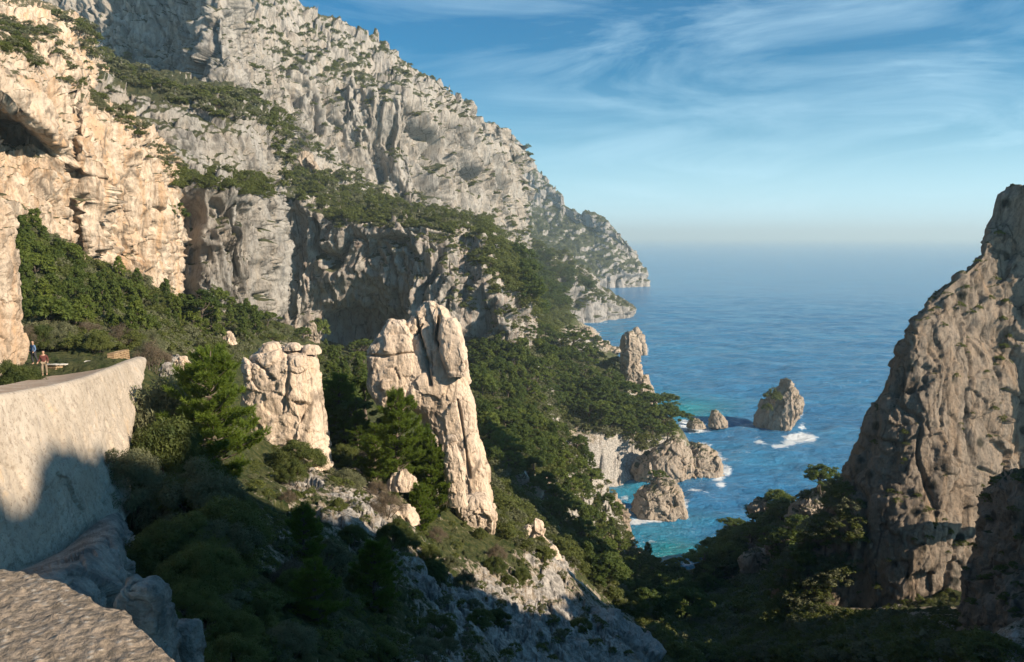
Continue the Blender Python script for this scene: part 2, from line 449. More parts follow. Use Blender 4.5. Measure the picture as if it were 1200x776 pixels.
# second headland with the white sea cliff
midhead = loft('near_headland', [
 [(560,430,800),(560,400,800),(560,370,820),(560,330,850),(560,290,900),(570,262,980)],
 [(610,400,820),(610,382,820),(610,360,840),(612,330,870),(612,300,920),(600,276,1000)],
 [(640,392,840),(641,376,842),(641,352,850),(640,328,880),(636,305,930),(622,284,1000)],
 [(660,388,860),(662,376,862),(662,345,868),(658,326,890),(650,308,930),(640,292,990)],
 [(682,386,880),(684,375,882),(683,338,890),(676,326,910),(668,312,940),(658,300,980)],
 [(704,384,900),(706,372,902),(704,348,910),(698,338,925),(690,328,945),(680,317,970)],
 [(722,380,920),(724,369,922),(722,357,930),(715,350,940),(706,342,955),(695,330,975)],
 [(738,376,940),(742,366,942),(739,361,946),(731,356,955),(722,351,965),(710,343,980)],
 [(740,375,985),(744,365,987),(741,361,990),(733,357,1000),(724,353,1010),(714,347,1020)],
 [(720,375,1080),(722,365,1080),(720,361,1085),(714,357,1090),(708,353,1100),(700,349,1110)]],
 [2,4,6,6,5,5], M_far, 30, 23, stretch=1.3, flute=.4, butt=(60, 5), rough=4)

great = loft('great_cliff', [
 [(300,240,400),(292,112,470),(290,80,500),(290,40,540),(290,0,580),(290,-60,640)],
 [(340,250,430),(335,150,500),(330,110,520),(325,70,540),(320,20,580),(320,-30,640)],
 [(372,255,450),(378,172,520),(370,130,530),(368,90,545),(365,50,585),(366,8,640)],
 [(405,262,470),(405,188,530),(402,140,545),(400,95,560),(398,62,600),(400,28,650)],
 [(436,266,480),(436,210,540),(436,160,548),(440,112,556),(442,84,600),(444,52,650)],
 [(480,272,500),(485,240,540),(480,180,552),(478,118,560),(477,98,590),(480,79,640)],
 [(505,275,520),(508,244,556),(503,185,566),(498,128,574),(499,108,600),(503,95,640)],
 [(530,278,540),(532,247,580),(528,192,588),(520,138,596),(517,120,620),(525,110,660)],
 [(552,282,560),(554,256,600),(549,205,608),(543,155,616),(541,136,640),(548,130,670)],
 [(574,288,590),(575,264,625),(570,215,632),(563,168,640),(561,152,655),(570,147,680)],
 [(600,302,640),(600,274,660),(597,230,668),(590,190,676),(586,172,690),(590,160,700)],
 [(613,315,680),(612,282,700),(609,240,708),(604,205,716),(600,190,730),(600,176,740)],
 [(617,315,760),(613,284,790),(611,245,800),(606,212,810),(602,198,820),(601,184,830)],
 [(590,312,900),(590,284,920),(588,245,930),(585,214,940),(582,198,950),(580,186,960)]],
 [2,5,7,6.5,6,6], M_great, 17, 37, stretch=4.2, flute=.55, sm=5, butt=(42, 14), rough=5, jag=(24, 12))

topwall = loft('upper_cliff_wall', [
 [(-70,80,420),(-70,40,420),(-70,20,425),(-70,-40,430),(-70,-120,450)],
 [(60,90,410),(60,46,410),(60,30,415),(60,-30,420),(60,-120,450)],
 [(110,98,405),(110,64,402),(110,42,408),(110,0,415),(110,-120,440)],
 [(150,108,400),(150,84,396),(150,56,402),(150,20,410),(150,-120,440)],
 [(200,118,400),(200,92,398),(200,66,404),(200,30,410),(200,-120,440)],
 [(234,122,390),(234,94,388),(234,66,394),(234,30,400),(232,-120,425)],
 [(240,128,338),(240,98,342),(241,70,350),(242,40,358),(238,-120,395)],
 [(265,132,328),(265,106,331),(262,76,340),(260,40,350),(252,-120,390)],
 [(290,138,342),(290,110,348),(284,80,356),(277,40,368),(262,-120,398)],
 [(300,138,400),(298,112,410),(292,82,418),(282,40,425),(267,-120,440)],
 [(300,138,480),(300,108,490),(294,82,495),(284,50,500),(270,-120,520)]],
 [2,6,8,8,8], M_great, 18, 41, stretch=2.6, flute=.35, back=None, butt=(40, 3), rough=2)

bands = loft('banded_cliff', [
 [(20,345,190),(20,325,190),(40,205,195),(40,182,205),(50,60,235),(60,22,330)],
 [(80,345,190),(80,328,190),(80,210,195),(80,188,205),(84,72,232),(86,44,320)],
 [(110,348,190),(110,332,190),(110,215,195),(110,195,207),(112,96,232),(112,60,320)],
 [(150,352,190),(150,337,190),(150,215,195),(150,195,210),(150,113,235),(150,86,330)],
 [(200,360,190),(200,342,190),(200,220,196),(200,196,212),(200,119,238),(212,94,350)],
 [(222,363,192),(222,346,192),(222,222,198),(222,200,214),(222,122,240),(232,98,350)],
 [(245,366,195),(245,350,195),(245,227,200),(245,203,216),(245,127,241),(255,101,345)],
 [(265,369,198),(265,353,198),(267,230,203),(265,206,219),(265,134,243),(273,106,345)],
 [(285,373,201),(285,356,201),(290,232,206),(286,208,222),(285,141,247),(292,112,348)],
 [(307,375,207),(307,360,207),(312,236,213),(308,212,232),(308,154,256),(317,124,375)],
 [(317,375,222),(315,360,224),(318,240,232),(322,214,252),(322,170,268),(345,140,430)],
 [(320,375,262),(317,360,266),(318,244,276),(322,217,290),(322,178,305),(352,155,470)],
 [(305,375,330),(305,360,335),(305,244,340),(305,217,345),(305,190,350),(330,175,500)]],
 [1.5,2.5,2.5,1.8,2.3,1.8], M_great, 8, 53, stretch=4.0, flute=.75, butt=(16, 5.6), rough=2.2)

pillars = loft('upper_pillar_band', [
 [(-60,120,200),(-60,70,200),(-60,10,206),(-60,-30,212),(-60,-44,240)],
 [(5,120,204),(5,72,204),(5,30,209),(8,7,216),(12,-6,250)],
 [(50,120,208),(50,76,208),(48,42,213),(46,17,220),(52,4,255)],
 [(84,120,214),(84,80,214),(82,54,219),(80,30,226),(86,20,260)],
 [(104,120,222),(105,84,222),(103,64,227),(99,46,234),(102,40,266)],
 [(108,120,250),(108,90,250),(106,76,254),(102,62,258),(106,56,280)],
 [(90,120,300),(90,90,300),(90,76,304),(88,66,308),(90,62,320)]],
 [1.5,3,3.4,3,2], M_near, 9, 61, stretch=3, flute=.45, butt=(20, 4), rough=1.6)
lowpillars = loft('lower_pillar_band', [
 [(-60,160,150),(-60,100,150),(-60,50,155),(-60,20,160),(-60,8,180)],
 [(5,170,152),(5,110,152),(5,70,157),(8,40,162),(14,30,182)],
 [(40,180,154),(40,120,154),(40,76,160),(40,42,165),(46,36,186)],
 [(66,190,157),(66,140,157),(66,88,162),(66,45,167),(70,40,188)],
 [(78,200,162),(78,150,162),(80,112,166),(78,78,171),(80,72,190)],
 [(98,210,168),(98,160,168),(100,130,171),(98,104,175),(100,98,194)],
 [(112,215,185),(112,165,185),(112,142,190),(108,120,194),(110,114,205)],
 [(100,215,230),(100,165,230),(100,142,232),(98,124,235),(100,118,240)]],
 [1.2,2.4,2.6,2.4,1.6], M_near, 7, 67, stretch=3.2, flute=.5, butt=(15, 3), rough=1.2)

nearcliff = loft('overhanging_cliff', [
 [(-130,275,84),(-130,238,84),(-130,160,92),(-130,120,90),(-130,100,80),(-130,20,92),(-130,0,105)],
 [(-50,280,94),(-50,240,94),(-50,155,101),(-50,118,99),(-50,102,88),(-50,40,100),(-50,22,115)],
 [(0,284,101),(0,246,100),(0,158,109),(0,122,107),(0,106,96),(0,62,108),(0,46,125)],
 [(22,287,103),(22,252,102),(22,164,110),(22,138,108),(22,124,99),(20,70,110),(24,58,127)],
 [(44,290,106),(44,264,105),(44,174,111),(44,158,110),(43,146,105),(42,84,114),(46,72,130)],
 [(62,293,109),(62,275,108),(62,187,112),(62,175,111),(62,164,109),(64,101,118),(68,90,134)],
 [(80,300,113),(80,282,112),(81,205,115),(81,180,114),(81,164,114),(82,110,122),(86,102,137)],
 [(88,305,118),(88,286,118),(88,215,121),(88,190,120),(88,170,119),(87,114,125),(90,106,139)],
 [(96,308,116),(96,291,115),(96,215,116),(96,192,116),(96,176,116),(98,120,124),(101,112,140)],
 [(110,315,120),(110,300,119),(110,230,118),(110,200,118),(110,175,119),(109,128,127),(112,119,142)],
 [(130,324,125),(130,312,124),(130,240,123),(130,210,123),(130,180,124),(131,136,130),(134,127,146)],
 [(150,332,130),(150,321,129),(150,250,128),(150,220,128),(150,190,129),(152,145,135),(156,136,150)],
 [(168,338,134),(168,328,133),(168,262,132),(168,230,132),(168,200,133),(170,157,138),(173,149,155)],
 [(185,344,139),(186,334,138),(187,270,137),(188,240,137),(188,212,138),(185,177,143),(188,168,160)],
 [(198,348,147),(198,338,147),(200,275,147),(201,246,147),(201,222,148),(199,193,153),(201,186,170)],
 [(200,350,175),(199,340,175),(199,275,176),(199,246,176),(200,224,177),(198,196,180),(200,190,190)],
 [(180,350,215),(180,340,215),(180,275,215),(180,246,215),(180,224,215),(180,205,216),(180,200,220)]],
 [1,1.3,1.6,.9,.9,1.4,1.0], M_near, 5.0, 71, stretch=4.5, flute=1.1, levels=3, butt=(9.5, 2.3), rough=.8)

def cave_dent(V, qx, qy):
    d = -9 * np.exp(-(((qx - 418) / 34) ** 2 + ((qy - 385) / 20) ** 2) ** 1.6)
    d += -4.5 * np.exp(-(((qx - 432) / 15) ** 2 + ((qy - 322) / 42) ** 2) ** 1.4)
    return d
cavecliff = loft('cave_cliff', [
 [(296,385,345),(296,355,345),(296,300,346),(298,245,348),(300,232,360),(325,206,425)],
 [(325,390,342),(325,368,340),(325,300,342),(328,240,345),(330,230,358),(350,205,430)],
 [(350,395,340),(350,372,338),(352,302,340),(355,244,343),(358,230,358),(372,212,440)],
 [(385,410,356),(385,372,345),(388,312,337),(390,266,338),(394,250,352),(400,222,460)],
 [(420,420,362),(420,372,352),(420,312,333),(425,272,332),(430,252,350),(430,232,470)],
 [(450,425,352),(450,380,342),(450,312,331),(452,270,331),(455,252,350),(455,240,485)],
 [(490,425,332),(490,390,324),(490,325,326),(490,272,329),(492,259,345),(495,250,505)],
 [(530,428,320),(530,395,318),(530,335,323),(528,282,334),(530,264,352),(530,254,530)],
 [(546,428,318),(546,395,318),(546,335,328),(546,292,338),(546,268,356),(545,256,545)],
 [(565,428,312),(566,395,312),(564,340,319),(564,300,332),(560,272,356),(558,260,560)],
 [(586,420,310),(586,390,311),(584,345,318),(580,310,335),(572,282,362),(568,266,570)],
 [(602,416,311),(604,388,313),(600,350,324),(592,316,345),(582,292,375),(577,275,580)],
 [(619,410,318),(619,388,324),(613,352,343),(604,322,368),(594,298,400),(584,282,600)],
 [(624,406,345),(622,388,355),(616,358,382),(608,330,408),(598,306,440),(590,290,640)],
 [(612,400,420),(610,388,425),(605,360,440),(598,335,455),(590,315,480),(580,300,680)]],
 [1,3.1,3.1,3.0,2.8,2.8], M_mid, 11, 83, stretch=3.4, flute=.6, extra=cave_dent, butt=(26, 6.5), rough=2.6, jag=(14, 5))

def edge_pt(f):
    ys = [745, 720, 680, 640, 600, 550, 510, 455, 420, 365, 345, 300, 262, 238, 215]
    xs = [900, 903, 918, 938, 963, 991, 1010, 1035, 1054, 1070, 1098, 1150, 1160, 1186, 1240]
    return np.interp(f, ys[::-1], xs[::-1])
RY = [760, 720, 640, 550, 455, 390, 345, 302, 264, 239]
rows = []
st = []
for fj, dd in ((0, 3.5), (0.012, 1.2), (.07, 0), (.18, -.5), (.32, -1), (.5, -1.5), (.72, -2), (1, -3)):
    s = []
    for k, y in enumerate(RY):
        e = float(edge_pt(y)); x = e + fj * (1420 - e)
        yy = y + 150 * max(0, fj - .18) * (k / 9) ** 2
        s.append((x, yy, 104 + dd + k * 1.6 + 3 * math.sin(fj * 9 + k * .9)))
    st.append(s)
st.insert(0, [(x + 7, y + 3, D + 10) for (x, y, D) in st[0]])
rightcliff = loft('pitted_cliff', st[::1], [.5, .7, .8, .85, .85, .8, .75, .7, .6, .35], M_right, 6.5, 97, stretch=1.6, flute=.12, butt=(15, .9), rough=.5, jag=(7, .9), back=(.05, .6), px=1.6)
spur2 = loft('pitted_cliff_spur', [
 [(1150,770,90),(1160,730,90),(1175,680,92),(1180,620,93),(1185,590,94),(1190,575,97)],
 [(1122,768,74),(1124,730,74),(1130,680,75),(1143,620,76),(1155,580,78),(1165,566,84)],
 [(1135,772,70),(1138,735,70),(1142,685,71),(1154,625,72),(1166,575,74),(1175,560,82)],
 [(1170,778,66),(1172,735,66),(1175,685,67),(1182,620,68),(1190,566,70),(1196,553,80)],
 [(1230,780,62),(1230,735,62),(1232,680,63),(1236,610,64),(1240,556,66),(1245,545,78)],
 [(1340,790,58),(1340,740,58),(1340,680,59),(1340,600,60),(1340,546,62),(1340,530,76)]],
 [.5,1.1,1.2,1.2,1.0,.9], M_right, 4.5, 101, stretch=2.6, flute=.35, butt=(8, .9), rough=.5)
# an unseen ridge on the right is added further down to shade the foreground
ridge = None

# ------------------------------------------------------------------ ground
CP = [
 # near the lookout and the retaining wall
 (-300,900,9),(-300,500,22),(-60,860,13),(60,790,16),(120,770,19),(180,776,19),(240,776,21),(150,725,23),(155,680,27),(150,640,32),(100,720,25),(0,760,19),(-100,820,16),(230,700,24),
 (165,560,42),(230,640,28),(230,560,36),(300,640,33),(300,600,40),(300,545,60),(330,522,74),(260,480,62),(200,452,62),
 (300,700,26),(300,776,21),(400,776,24),(400,700,34),(400,620,48),(400,560,66),(450,600,58),(500,620,68),(560,612,82),(500,560,84),(440,500,92),
 (500,700,44),(500,776,32),(560,776,40),(560,700,54),(620,640,78),(650,685,74),(640,776,50),(700,776,62),(680,700,78),(735,745,80),(770,776,76),
 (-200,460,28),(-100,452,34),(0,448,42),(60,441,52),(120,432,54),(150,425,58),(100,400,76),(180,400,82),(15,400,70),(-100,400,60),(-100,300,74),
 (0,250,98),(50,262,108),(100,310,112),(140,325,126),(190,345,140),(100,350,100),(180,370,110),(40,330,88),(250,365,180),(300,372,205),(350,392,300),
 (250,400,135),(200,430,84),(330,420,160),(330,440,130),(400,425,300),(430,420,330),(500,425,316),(560,430,306),(620,410,312),(400,440,200),(400,480,125),(450,460,170),
 (380,530,84),(600,470,250),(560,470,210),(560,520,170),(600,550,160),(600,600,118),
 (640,480,270),(620,520,210),(660,530,215),(690,545,225),(720,585,232),(650,600,165),(650,560,190),(700,640,190),(690,660,160),(700,620,215),(740,640,236),
 (760,700,165),(780,740,120),(820,776,100),(745,665,205),(800,690,190),(790,665,222),(820,668,224),(850,690,180),(850,720,140),
 # right hand slope
 (900,776,96),(960,776,88),(1040,776,78),(1120,776,68),(1200,776,60),(1350,776,45),(900,730,118),(960,730,102),(960,690,118),(950,740,100),
 (1000,735,96),(1060,740,88),(1120,740,76),(1200,740,62),(900,680,150),(850,650,205),(830,640,225),(870,625,222),(900,640,185),(900,612,212),(940,590,205),(980,572,190),
 (960,620,160),(960,650,140),(1000,620,150),(1040,650,130),(1100,650,120),(1200,650,120),
 # under the cave cliff and out along the coast
 (640,420,345),(600,430,300),(640,400,420),(600,392,430),(640,372,520),(600,360,500),(620,330,640),(650,340,700),(600,300,680),(660,360,760),(680,385,640),(664,392,620),(680,378,800),
 # promontory
 (700,415,430),(660,440,360),(620,450,310),(700,440,385),(735,455,400),(660,470,325),(700,480,322),(740,490,330),(780,492,345),(800,505,345),(740,470,370),(770,480,370),
]
pts = [tuple(P(*c)) for c in CP]
def W(x, y, z): pts.append((x, y, z))
# sea bed and shores placed in plan
for c, z in (((690,572,296), -3), ((720,566,302), -5), ((660,575,290), -1), ((745,600,272), -9), ((745,625,255), -7), ((770,645,240), -6),((800,668,229), -4),
             ((830,560,300), -8), ((850,600,270), -12), ((880,570,290), -14), ((820,520,345), -5), ((815,500,370), -5), ((800,480,420), -8), ((780,460,470), -9),
             ((760,430,560), -9), ((745,410,660), -8), ((720,400,700), -5), ((700,400,720), -2), ((760,380,800), -10), ((700,380,860), -6), ((900,500,400), -22),
             ((950,540,320), -16), ((980,520,340), -20), ((1050,480,420), -25), ((900,400,700), -30), ((1000,600,262), -6), ((930,600,262), -7), ((870,640,242), -5), ((1100,560,300), -20), ((850,460,450), -18)):
    x, y, _ = P(*c); W(float(x), float(y), z)
# below and behind the cliffs the ground stays low
for c in ((0,240,150),(-150,240,120),(100,300,170),(190,340,200),(250,355,230),(300,360,260),(200,345,330),(100,330,330),(-100,300,330),(320,370,380),(420,400,420),(520,400,420),(560,390,430),(400,380,600),(300,360,600),(100,340,600),(500,360,700),(560,340,800),(600,400,1000),(500,400,1000),(200,400,1000),(0,400,1000)):
    x, y, z = P(*c); W(float(x), float(y), min(float(z), 70))
for x, y, z in ((60,120,40),(75,125,35),(80,100,40),(95,110,35),(110,140,20),(90,200,5),(60,300,-20),(0,2,97),(-3,4,94),(3,3,94),(-8,5,92),(8,6,90),(14,12,82),(-8,10,90),(-14,10,91),(30,25,68),(50,40,62),(70,60,58),(0,-6,98)):
    W(x, y, z)
pts = np.array(pts, float)
def uv(x, y):
    r = np.hypot(x, y); return np.stack([np.arctan2(x, y) * 1.9, np.log(np.maximum(r, 1.5))], -1)
Uc = uv(pts[:, 0], pts[:, 1]); rc = np.hypot(pts[:, 0], pts[:, 1])
tcv = (pts[:, 2] - CAM_Z) / rc
keep = []
for i in range(len(pts)):
    if all(np.hypot(*(Uc[i] - Uc[j])) > .012 for j in keep): keep.append(i)
Uc = Uc[keep]; tcv = tcv[keep]
def kern(d): return d
Dm = np.hypot(Uc[:, None, 0] - Uc[None, :, 0], Uc[:, None, 1] - Uc[None, :, 1])
n_ = len(Uc); A_ = np.zeros((n_ + 3, n_ + 3)); A_[:n_, :n_] = np.sqrt(Dm ** 2 + .03 ** 2) + np.eye(n_) * -0.004
A_[:n_, n_] = 1; A_[:n_, n_ + 1:] = Uc; A_[n_, :n_] = 1; A_[n_ + 1:, :n_] = Uc.T
wts = np.linalg.solve(A_, np.concatenate([tcv, [0, 0, 0]]))
def ground_z(x, y):
    u = uv(x, y); r = np.maximum(np.hypot(x, y), 1.5); out = np.zeros(len(u))
    for s in range(0, len(u), 20000):
        q = u[s:s + 20000]
        K = np.sqrt((q[:, None, 0] - Uc[None, :, 0]) ** 2 + (q[:, None, 1] - Uc[None, :, 1]) ** 2 + .03 ** 2)
        out[s:s + 20000] = K @ wts[:n_] + wts[n_] + q @ wts[n_ + 1:]
    return CAM_Z + out * r
na, nr = 1050, 820
az = np.linspace(rad(-40), rad(40), na); lr = np.linspace(math.log(6.0), math.log(1250), nr)
AZ, LR = np.meshgrid(az, lr, indexing='ij')
R = np.exp(LR); GX = R * np.sin(AZ); GY = R * np.cos(AZ)
# evaluate coarsely, then refine bilinearly
ca_, cr_ = 260, 220
az2 = np.linspace(az[0], az[-1], ca_); lr2 = np.linspace(lr[0], lr[-1], cr_)
A2, L2 = np.meshgrid(az2, lr2, indexing='ij'); R2 = np.exp(L2)
Zc = ((ground_z((R2 * np.sin(A2)).ravel(), (R2 * np.cos(A2)).ravel()) - CAM_Z) / R2.ravel()).reshape(ca_, cr_)
fa = np.interp(az, az2, np.arange(ca_)); fr = np.interp(lr, lr2, np.arange(cr_))
ia = np.clip(fa.astype(int), 0, ca_ - 2); ir = np.clip(fr.astype(int), 0, cr_ - 2); wa = (fa - ia)[:, None]; wr = (fr - ir)[None]
Zf = Zc[ia][:, ir] * (1 - wa) * (1 - wr) + Zc[ia + 1][:, ir] * wa * (1 - wr) + Zc[ia][:, ir + 1] * (1 - wa) * wr + Zc[ia + 1][:, ir + 1] * wa * wr
GZ = CAM_Z + Zf * R
V = np.stack([GX, GY, GZ], -1).reshape(-1, 3)
# where bare rock breaks through (places picked on the hillside, blurred)
ROCKY = [ # px, py, radius px, strength
 (420,600,55,.75),(360,570,40,.6),(470,660,50,.5),(330,640,40,.4),(560,720,70,.9),(640,740,70,1.0),(700,760,60,1.0),(640,680,35,.8),(520,760,50,.7),(500,580,25,.6),
 (600,560,28,.8),(570,540,20,.6),(625,580,22,.8),(700,605,35,1.0),(720,590,30,1.0),(655,545,16,.5),(690,520,18,.5),(640,640,30,.9),(660,660,24,.9),
 (700,700,20,.4),(740,650,24,.6),(880,650,26,.9),(850,670,18,.5),(920,640,30,.9),(960,600,25,.8),(900,690,24,.3),(1000,740,40,.6),(1080,760,60,.6),(1160,770,60,.7),(1040,700,40,.5),
 (720,540,50,1.0),(690,540,40,1.0),(760,530,40,1.0),(640,400,16,.5),(670,400,20,.8),(690,400,24,1.0),(600,430,16,.5),(745,465,14,.6),(640,440,12,.4),(570,400,25,.3),
 (30,300,16,.7),(60,310,10,.5),(160,345,18,.5),(270,370,30,.5),(205,430,14,.8),(120,400,14,.6),(225,415,12,.5),(330,400,14,.4),
 (230,760,30,.6),(290,640,18,.5),(200,730,26,.6)]
qx, qy = project(V)
rocky = np.zeros(len(V))
wob = 1 + .35 * vnoise(V / 9.0, 5)
for (a, b, r_, s_) in ROCKY:
    rocky = np.maximum(rocky, s_ * np.exp(-(((qx - a) / r_) ** 2 + ((qy - b) / (r_ * .8)) ** 2) * wob * .9))
steep = 1.0
near = np.clip(R.ravel() / 60, .25, 2.2)
# texture scale grows with distance in three fixed zones, blended
d1 = rock_disp(V, 2.6, 1.0, 1.2, 211, levels=3); d2 = rock_disp(V, 8.0, 1.0, 1.3, 223, levels=3)
k = np.clip((R.ravel() - 70) / 120, 0, 1)
V[:, 2] += (.25 + rocky * 1.0) * (d1 * .75 * (1 - k) + d2 * 2.0 * k) * np.clip((R.ravel() - 6) / 20, .1, 1)
V[:, 2] += fbm(V / 14.0, 4, 31) * 1.1 * np.clip((R.ravel() - 30) / 60, 0, 1)
ground = mesh_obj('hillside_ground', V, grid_faces(na, nr), M_ground)
attr(ground, 'rocky', rocky); tag(ground, kind='structure'); register(ground)
print('landforms', round(time.time() - T0, 1))
HAZE = 0.00014
def RIDGE_TOP(Y): return np.interp(Y, [-95, -50, -32, -18, -10, 0, 12, 32, 48, 72], [118, 120, 128, 139, 141, 139, 128, 107, 99, 95])  # crest heights set by where the unseen ridge should throw its shade

# ------------------------------------------------------------------ FREE-STANDING ROCKS
SPIRE_CUTS = [([(484,366),(490,388),(497,412),(505,452)], 1.3, 1.3), ([(515,372),(511,398),(528,424),(540,432)], 1.5, 1.3),
              ([(452,418),(468,415),(482,413)], 1.0, .8), ([(466,428),(470,440)], .8, .5), ([(494,380),(486,392)], 1.0, .6), ([(498,412),(486,388)], .7, .3),
              ([(500,421),(504,427)], 2.2, .7), ([(537,470),(545,520),(550,560)], 1.5, .5)]
spire = stack('rock_spire', [(622,536,580),(604,537,577),(590,533,577),(560,521,571),(530,513,566),(505,504,563),(485,492,561),(468,472,558),(456,460,554),(440,458,549),(420,460,540),(405,464,535),(392,470,532),(378,477,528),(367,483,523),(359,490,516),(355,494,511)],
   84, M_pin, 5.5, .5, 301, thick=.62, n=420, px=.8, sup=3.2, capk=.3, stretch=1.8, cuts=SPIRE_CUTS, crack=.22)
tag(spire, 'tall pale limestone spire leaning left with deep diagonal cracks, rising from the slope', 'rock spire')
sh_ = stack('shoulder', [(476,446,486),(464,437,486),(450,432,487),(435,431,488),(420,431,488),(405,434,487),(392,444,484),(382,451,480),(377,456,474)], 83.4, M_pin, 3.6, .42, 303, thick=.8, n=260, px=.8, sup=4.5, crack=.4, capk=.12, parent=spire,
   cuts=[([(431,416),(452,418),(468,415),(486,413)], 1.0, .6), ([(462,428),(468,444)], .8, .4)])
kn = stack('knob', [(440,528,547),(428,522,548),(412,517,547),(396,515,543),(382,516,539),(374,519,534)], 81.5, M_pin, 3.2, .25, 304, thick=.8, n=180, px=.8, sup=3.6, crack=.35, capk=.2, parent=spire)
sb = stack('leaning_slab', [(592,528,548),(574,524,546),(556,520,546),(540,519,543),(525,521,537),(514,525,533)], 74.5, M_pin, 2.4, .22, 307, thick=.7, n=150, px=.8, crack=.3)
tag(sb, 'smaller smooth pale boulder leaning against the left foot of the cracked spire', 'boulder')
s3 = stack('boulder', [(660,548,566),(630,545,574),(605,538,579),(590,535,575)], 80, M_pin, 2.4, .5, 311, thick=.9, n=160, px=.9)
tag(s3, 'crumbling pale rock plinth sticking out below the cracked spire', 'boulder')
block = stack('rock_pinnacle', [(545,300,388),(525,296,384),(505,291,380),(480,288,376),(450,287,374),(430,288,374),(424,290,373),(416,296,369),(413,305,362)],
   72, M_pin, 3.6, .48, 317, thick=.75, n=420, px=.8, sup=3.4, capk=.12, stretch=1.3, crack=.4, cuts=[([(300,424),(312,436),(322,446)], 1.2, .5), ([(336,400),(338,440),(332,480)], 1.6, .35)])
tag(block, 'squat block-shaped pale pinnacle with a rounded knobbly top, left of the cracked spire', 'rock pinnacle')
cap = stack('balanced_rock', [(416,303,330),(409,305,330),(405,308,328)], 71.6, M_pin, 1.6, .12, 319, thick=.9, n=110, px=.7)
tag(cap, 'small flat stone perched on the top left of the squat pinnacle', 'boulder')
for i, lv in enumerate(([(410,332,352),(405,334,351)], [(414,353,377),(408,356,375)])):
    kx = stack('balanced_rock', lv, 71.6 + i * .3, M_pin, 1.4, .12, 320 + i, thick=.9, n=100, px=.7)
    tag(kx, ['rounded knob of rock on the middle of the squat pinnacle\'s top', 'rounded knob of rock at the right edge of the squat pinnacle\'s top'][i], 'boulder')
pil = stack('rock_pillar', [(440,-90,15),(415,-90,15),(390,-90,14),(350,-90,12),(320,-90,12),(300,-90,12),(275,-90,9),(250,-90,2),(235,-90,-12)], 50, M_near, 3.2, .5, 331, thick=.8, n=260, px=1)
tag(pil, 'sunlit orange and white rock pillar at the left edge behind the round bush', 'rock pillar')

# sea rocks and coast
t_ = stack('sea_stack', [(510,889,912),(501,889,921),(491,891,927),(482,895,932),(474,900,934),(466,905,933),(460,910,929),(454,916,925),(446,917,924)],
   398, M_coast, 7, 1.5, 341, thick=1.3, n=240, px=.6, sup=2.0, stretch=1.5, flute=.25, rot=-.35)
tag(t_, 'ridge-backed rocky islet with a square knob on top, alone in open water', 'sea stack')
def rock(name, lv, D, label, size, amp, seed, cat='rock', mat=M_coast, **k):
    o = stack(name, lv, D, mat, size, amp, seed, n=k.pop('n', 140), px=k.pop('px', .6), **k)
    return tag(o, label, cat)
rock('sea_rock', [(500,831,851),(494,832,851),(488,834,849),(483,834,842)], 395, 'small dark wedge-shaped rock between the headland and the islet', 4, 1.0, 347, thick=1)
rock('sea_rock', [(501,805,826),(496,807,824),(493,812,820)], 385, 'low flat rock awash beside the tip of the wooded headland', 3, .8, 349, thick=1)
cove = rock('sea_rock', [(603,742,802),(596,741,801),(588,743,800),(580,748,800),(573,756,797),(568,771,793)], 270, 'broad brown rock with a small pine on top, alone in the turquoise cove', 5, 1.1, 353, thick=.75, n=240, sup=2.8, crack=.6)
r1 = rock('coast_rock', [(566,742,800),(556,742,806),(546,747,810),(536,756,810),(526,768,806),(518,780,800)], 310, 'big rounded grey-brown rock at the foot of the wooded headland', 8, 1.5, 359, thick=.8, n=260, sup=2.6, crack=.6)
r2 = rock('coast_rock', [(570,796,846),(558,798,847),(546,800,846),(536,806,842),(529,812,832)], 316, 'rounded rock at the seaward tip of the wooded headland, washed by surf', 7, 1.8, 367, thick=.8, n=200)
rock('coast_rock', [(538,800,838),(530,800,836),(524,806,828)], 345, 'low rock behind the headland tip with surf along it', 5, 1.2, 369, thick=1)
rock('coast_rock', [(630,692,738),(618,690,737),(606,692,735),(596,698,732),(588,706,726)], 243, 'pale stepped sea cliff corner at the bottom of the near wooded spur', 5, 1.8, 373, thick=1.1, n=220, flute=.4)
st_ = rock('sea_stack', [(478,738,768),(466,734,766),(455,732,762),(440,730,756),(425,728,752),(410,727,750),(398,728,745),(391,731,741)], 404, 'tall slender brown stack standing on the end of the wooded headland', 9, 2.2, 379, cat='rock stack', thick=1.1, n=220, flute=.3)
rock('sea_stack', [(420,740,757),(410,742,756),(400,744,754),(392,744,750),(388,742,748)], 655, 'far rounded grey rock just behind the slender brown stack', 16, 3.5, 383, thick=1)
rock('coast_rock', [(412,676,706),(405,676,704),(398,678,700),(388,678,692)], 640, 'pale pointed rock on the shore left of the slender brown stack', 12, 4, 389, thick=1)
rock('coast_rock', [(412,694,730),(408,698,726),(404,702,716)], 650, 'low pale rocks reaching into the water left of the slender stack', 9, 3, 391, thick=1)
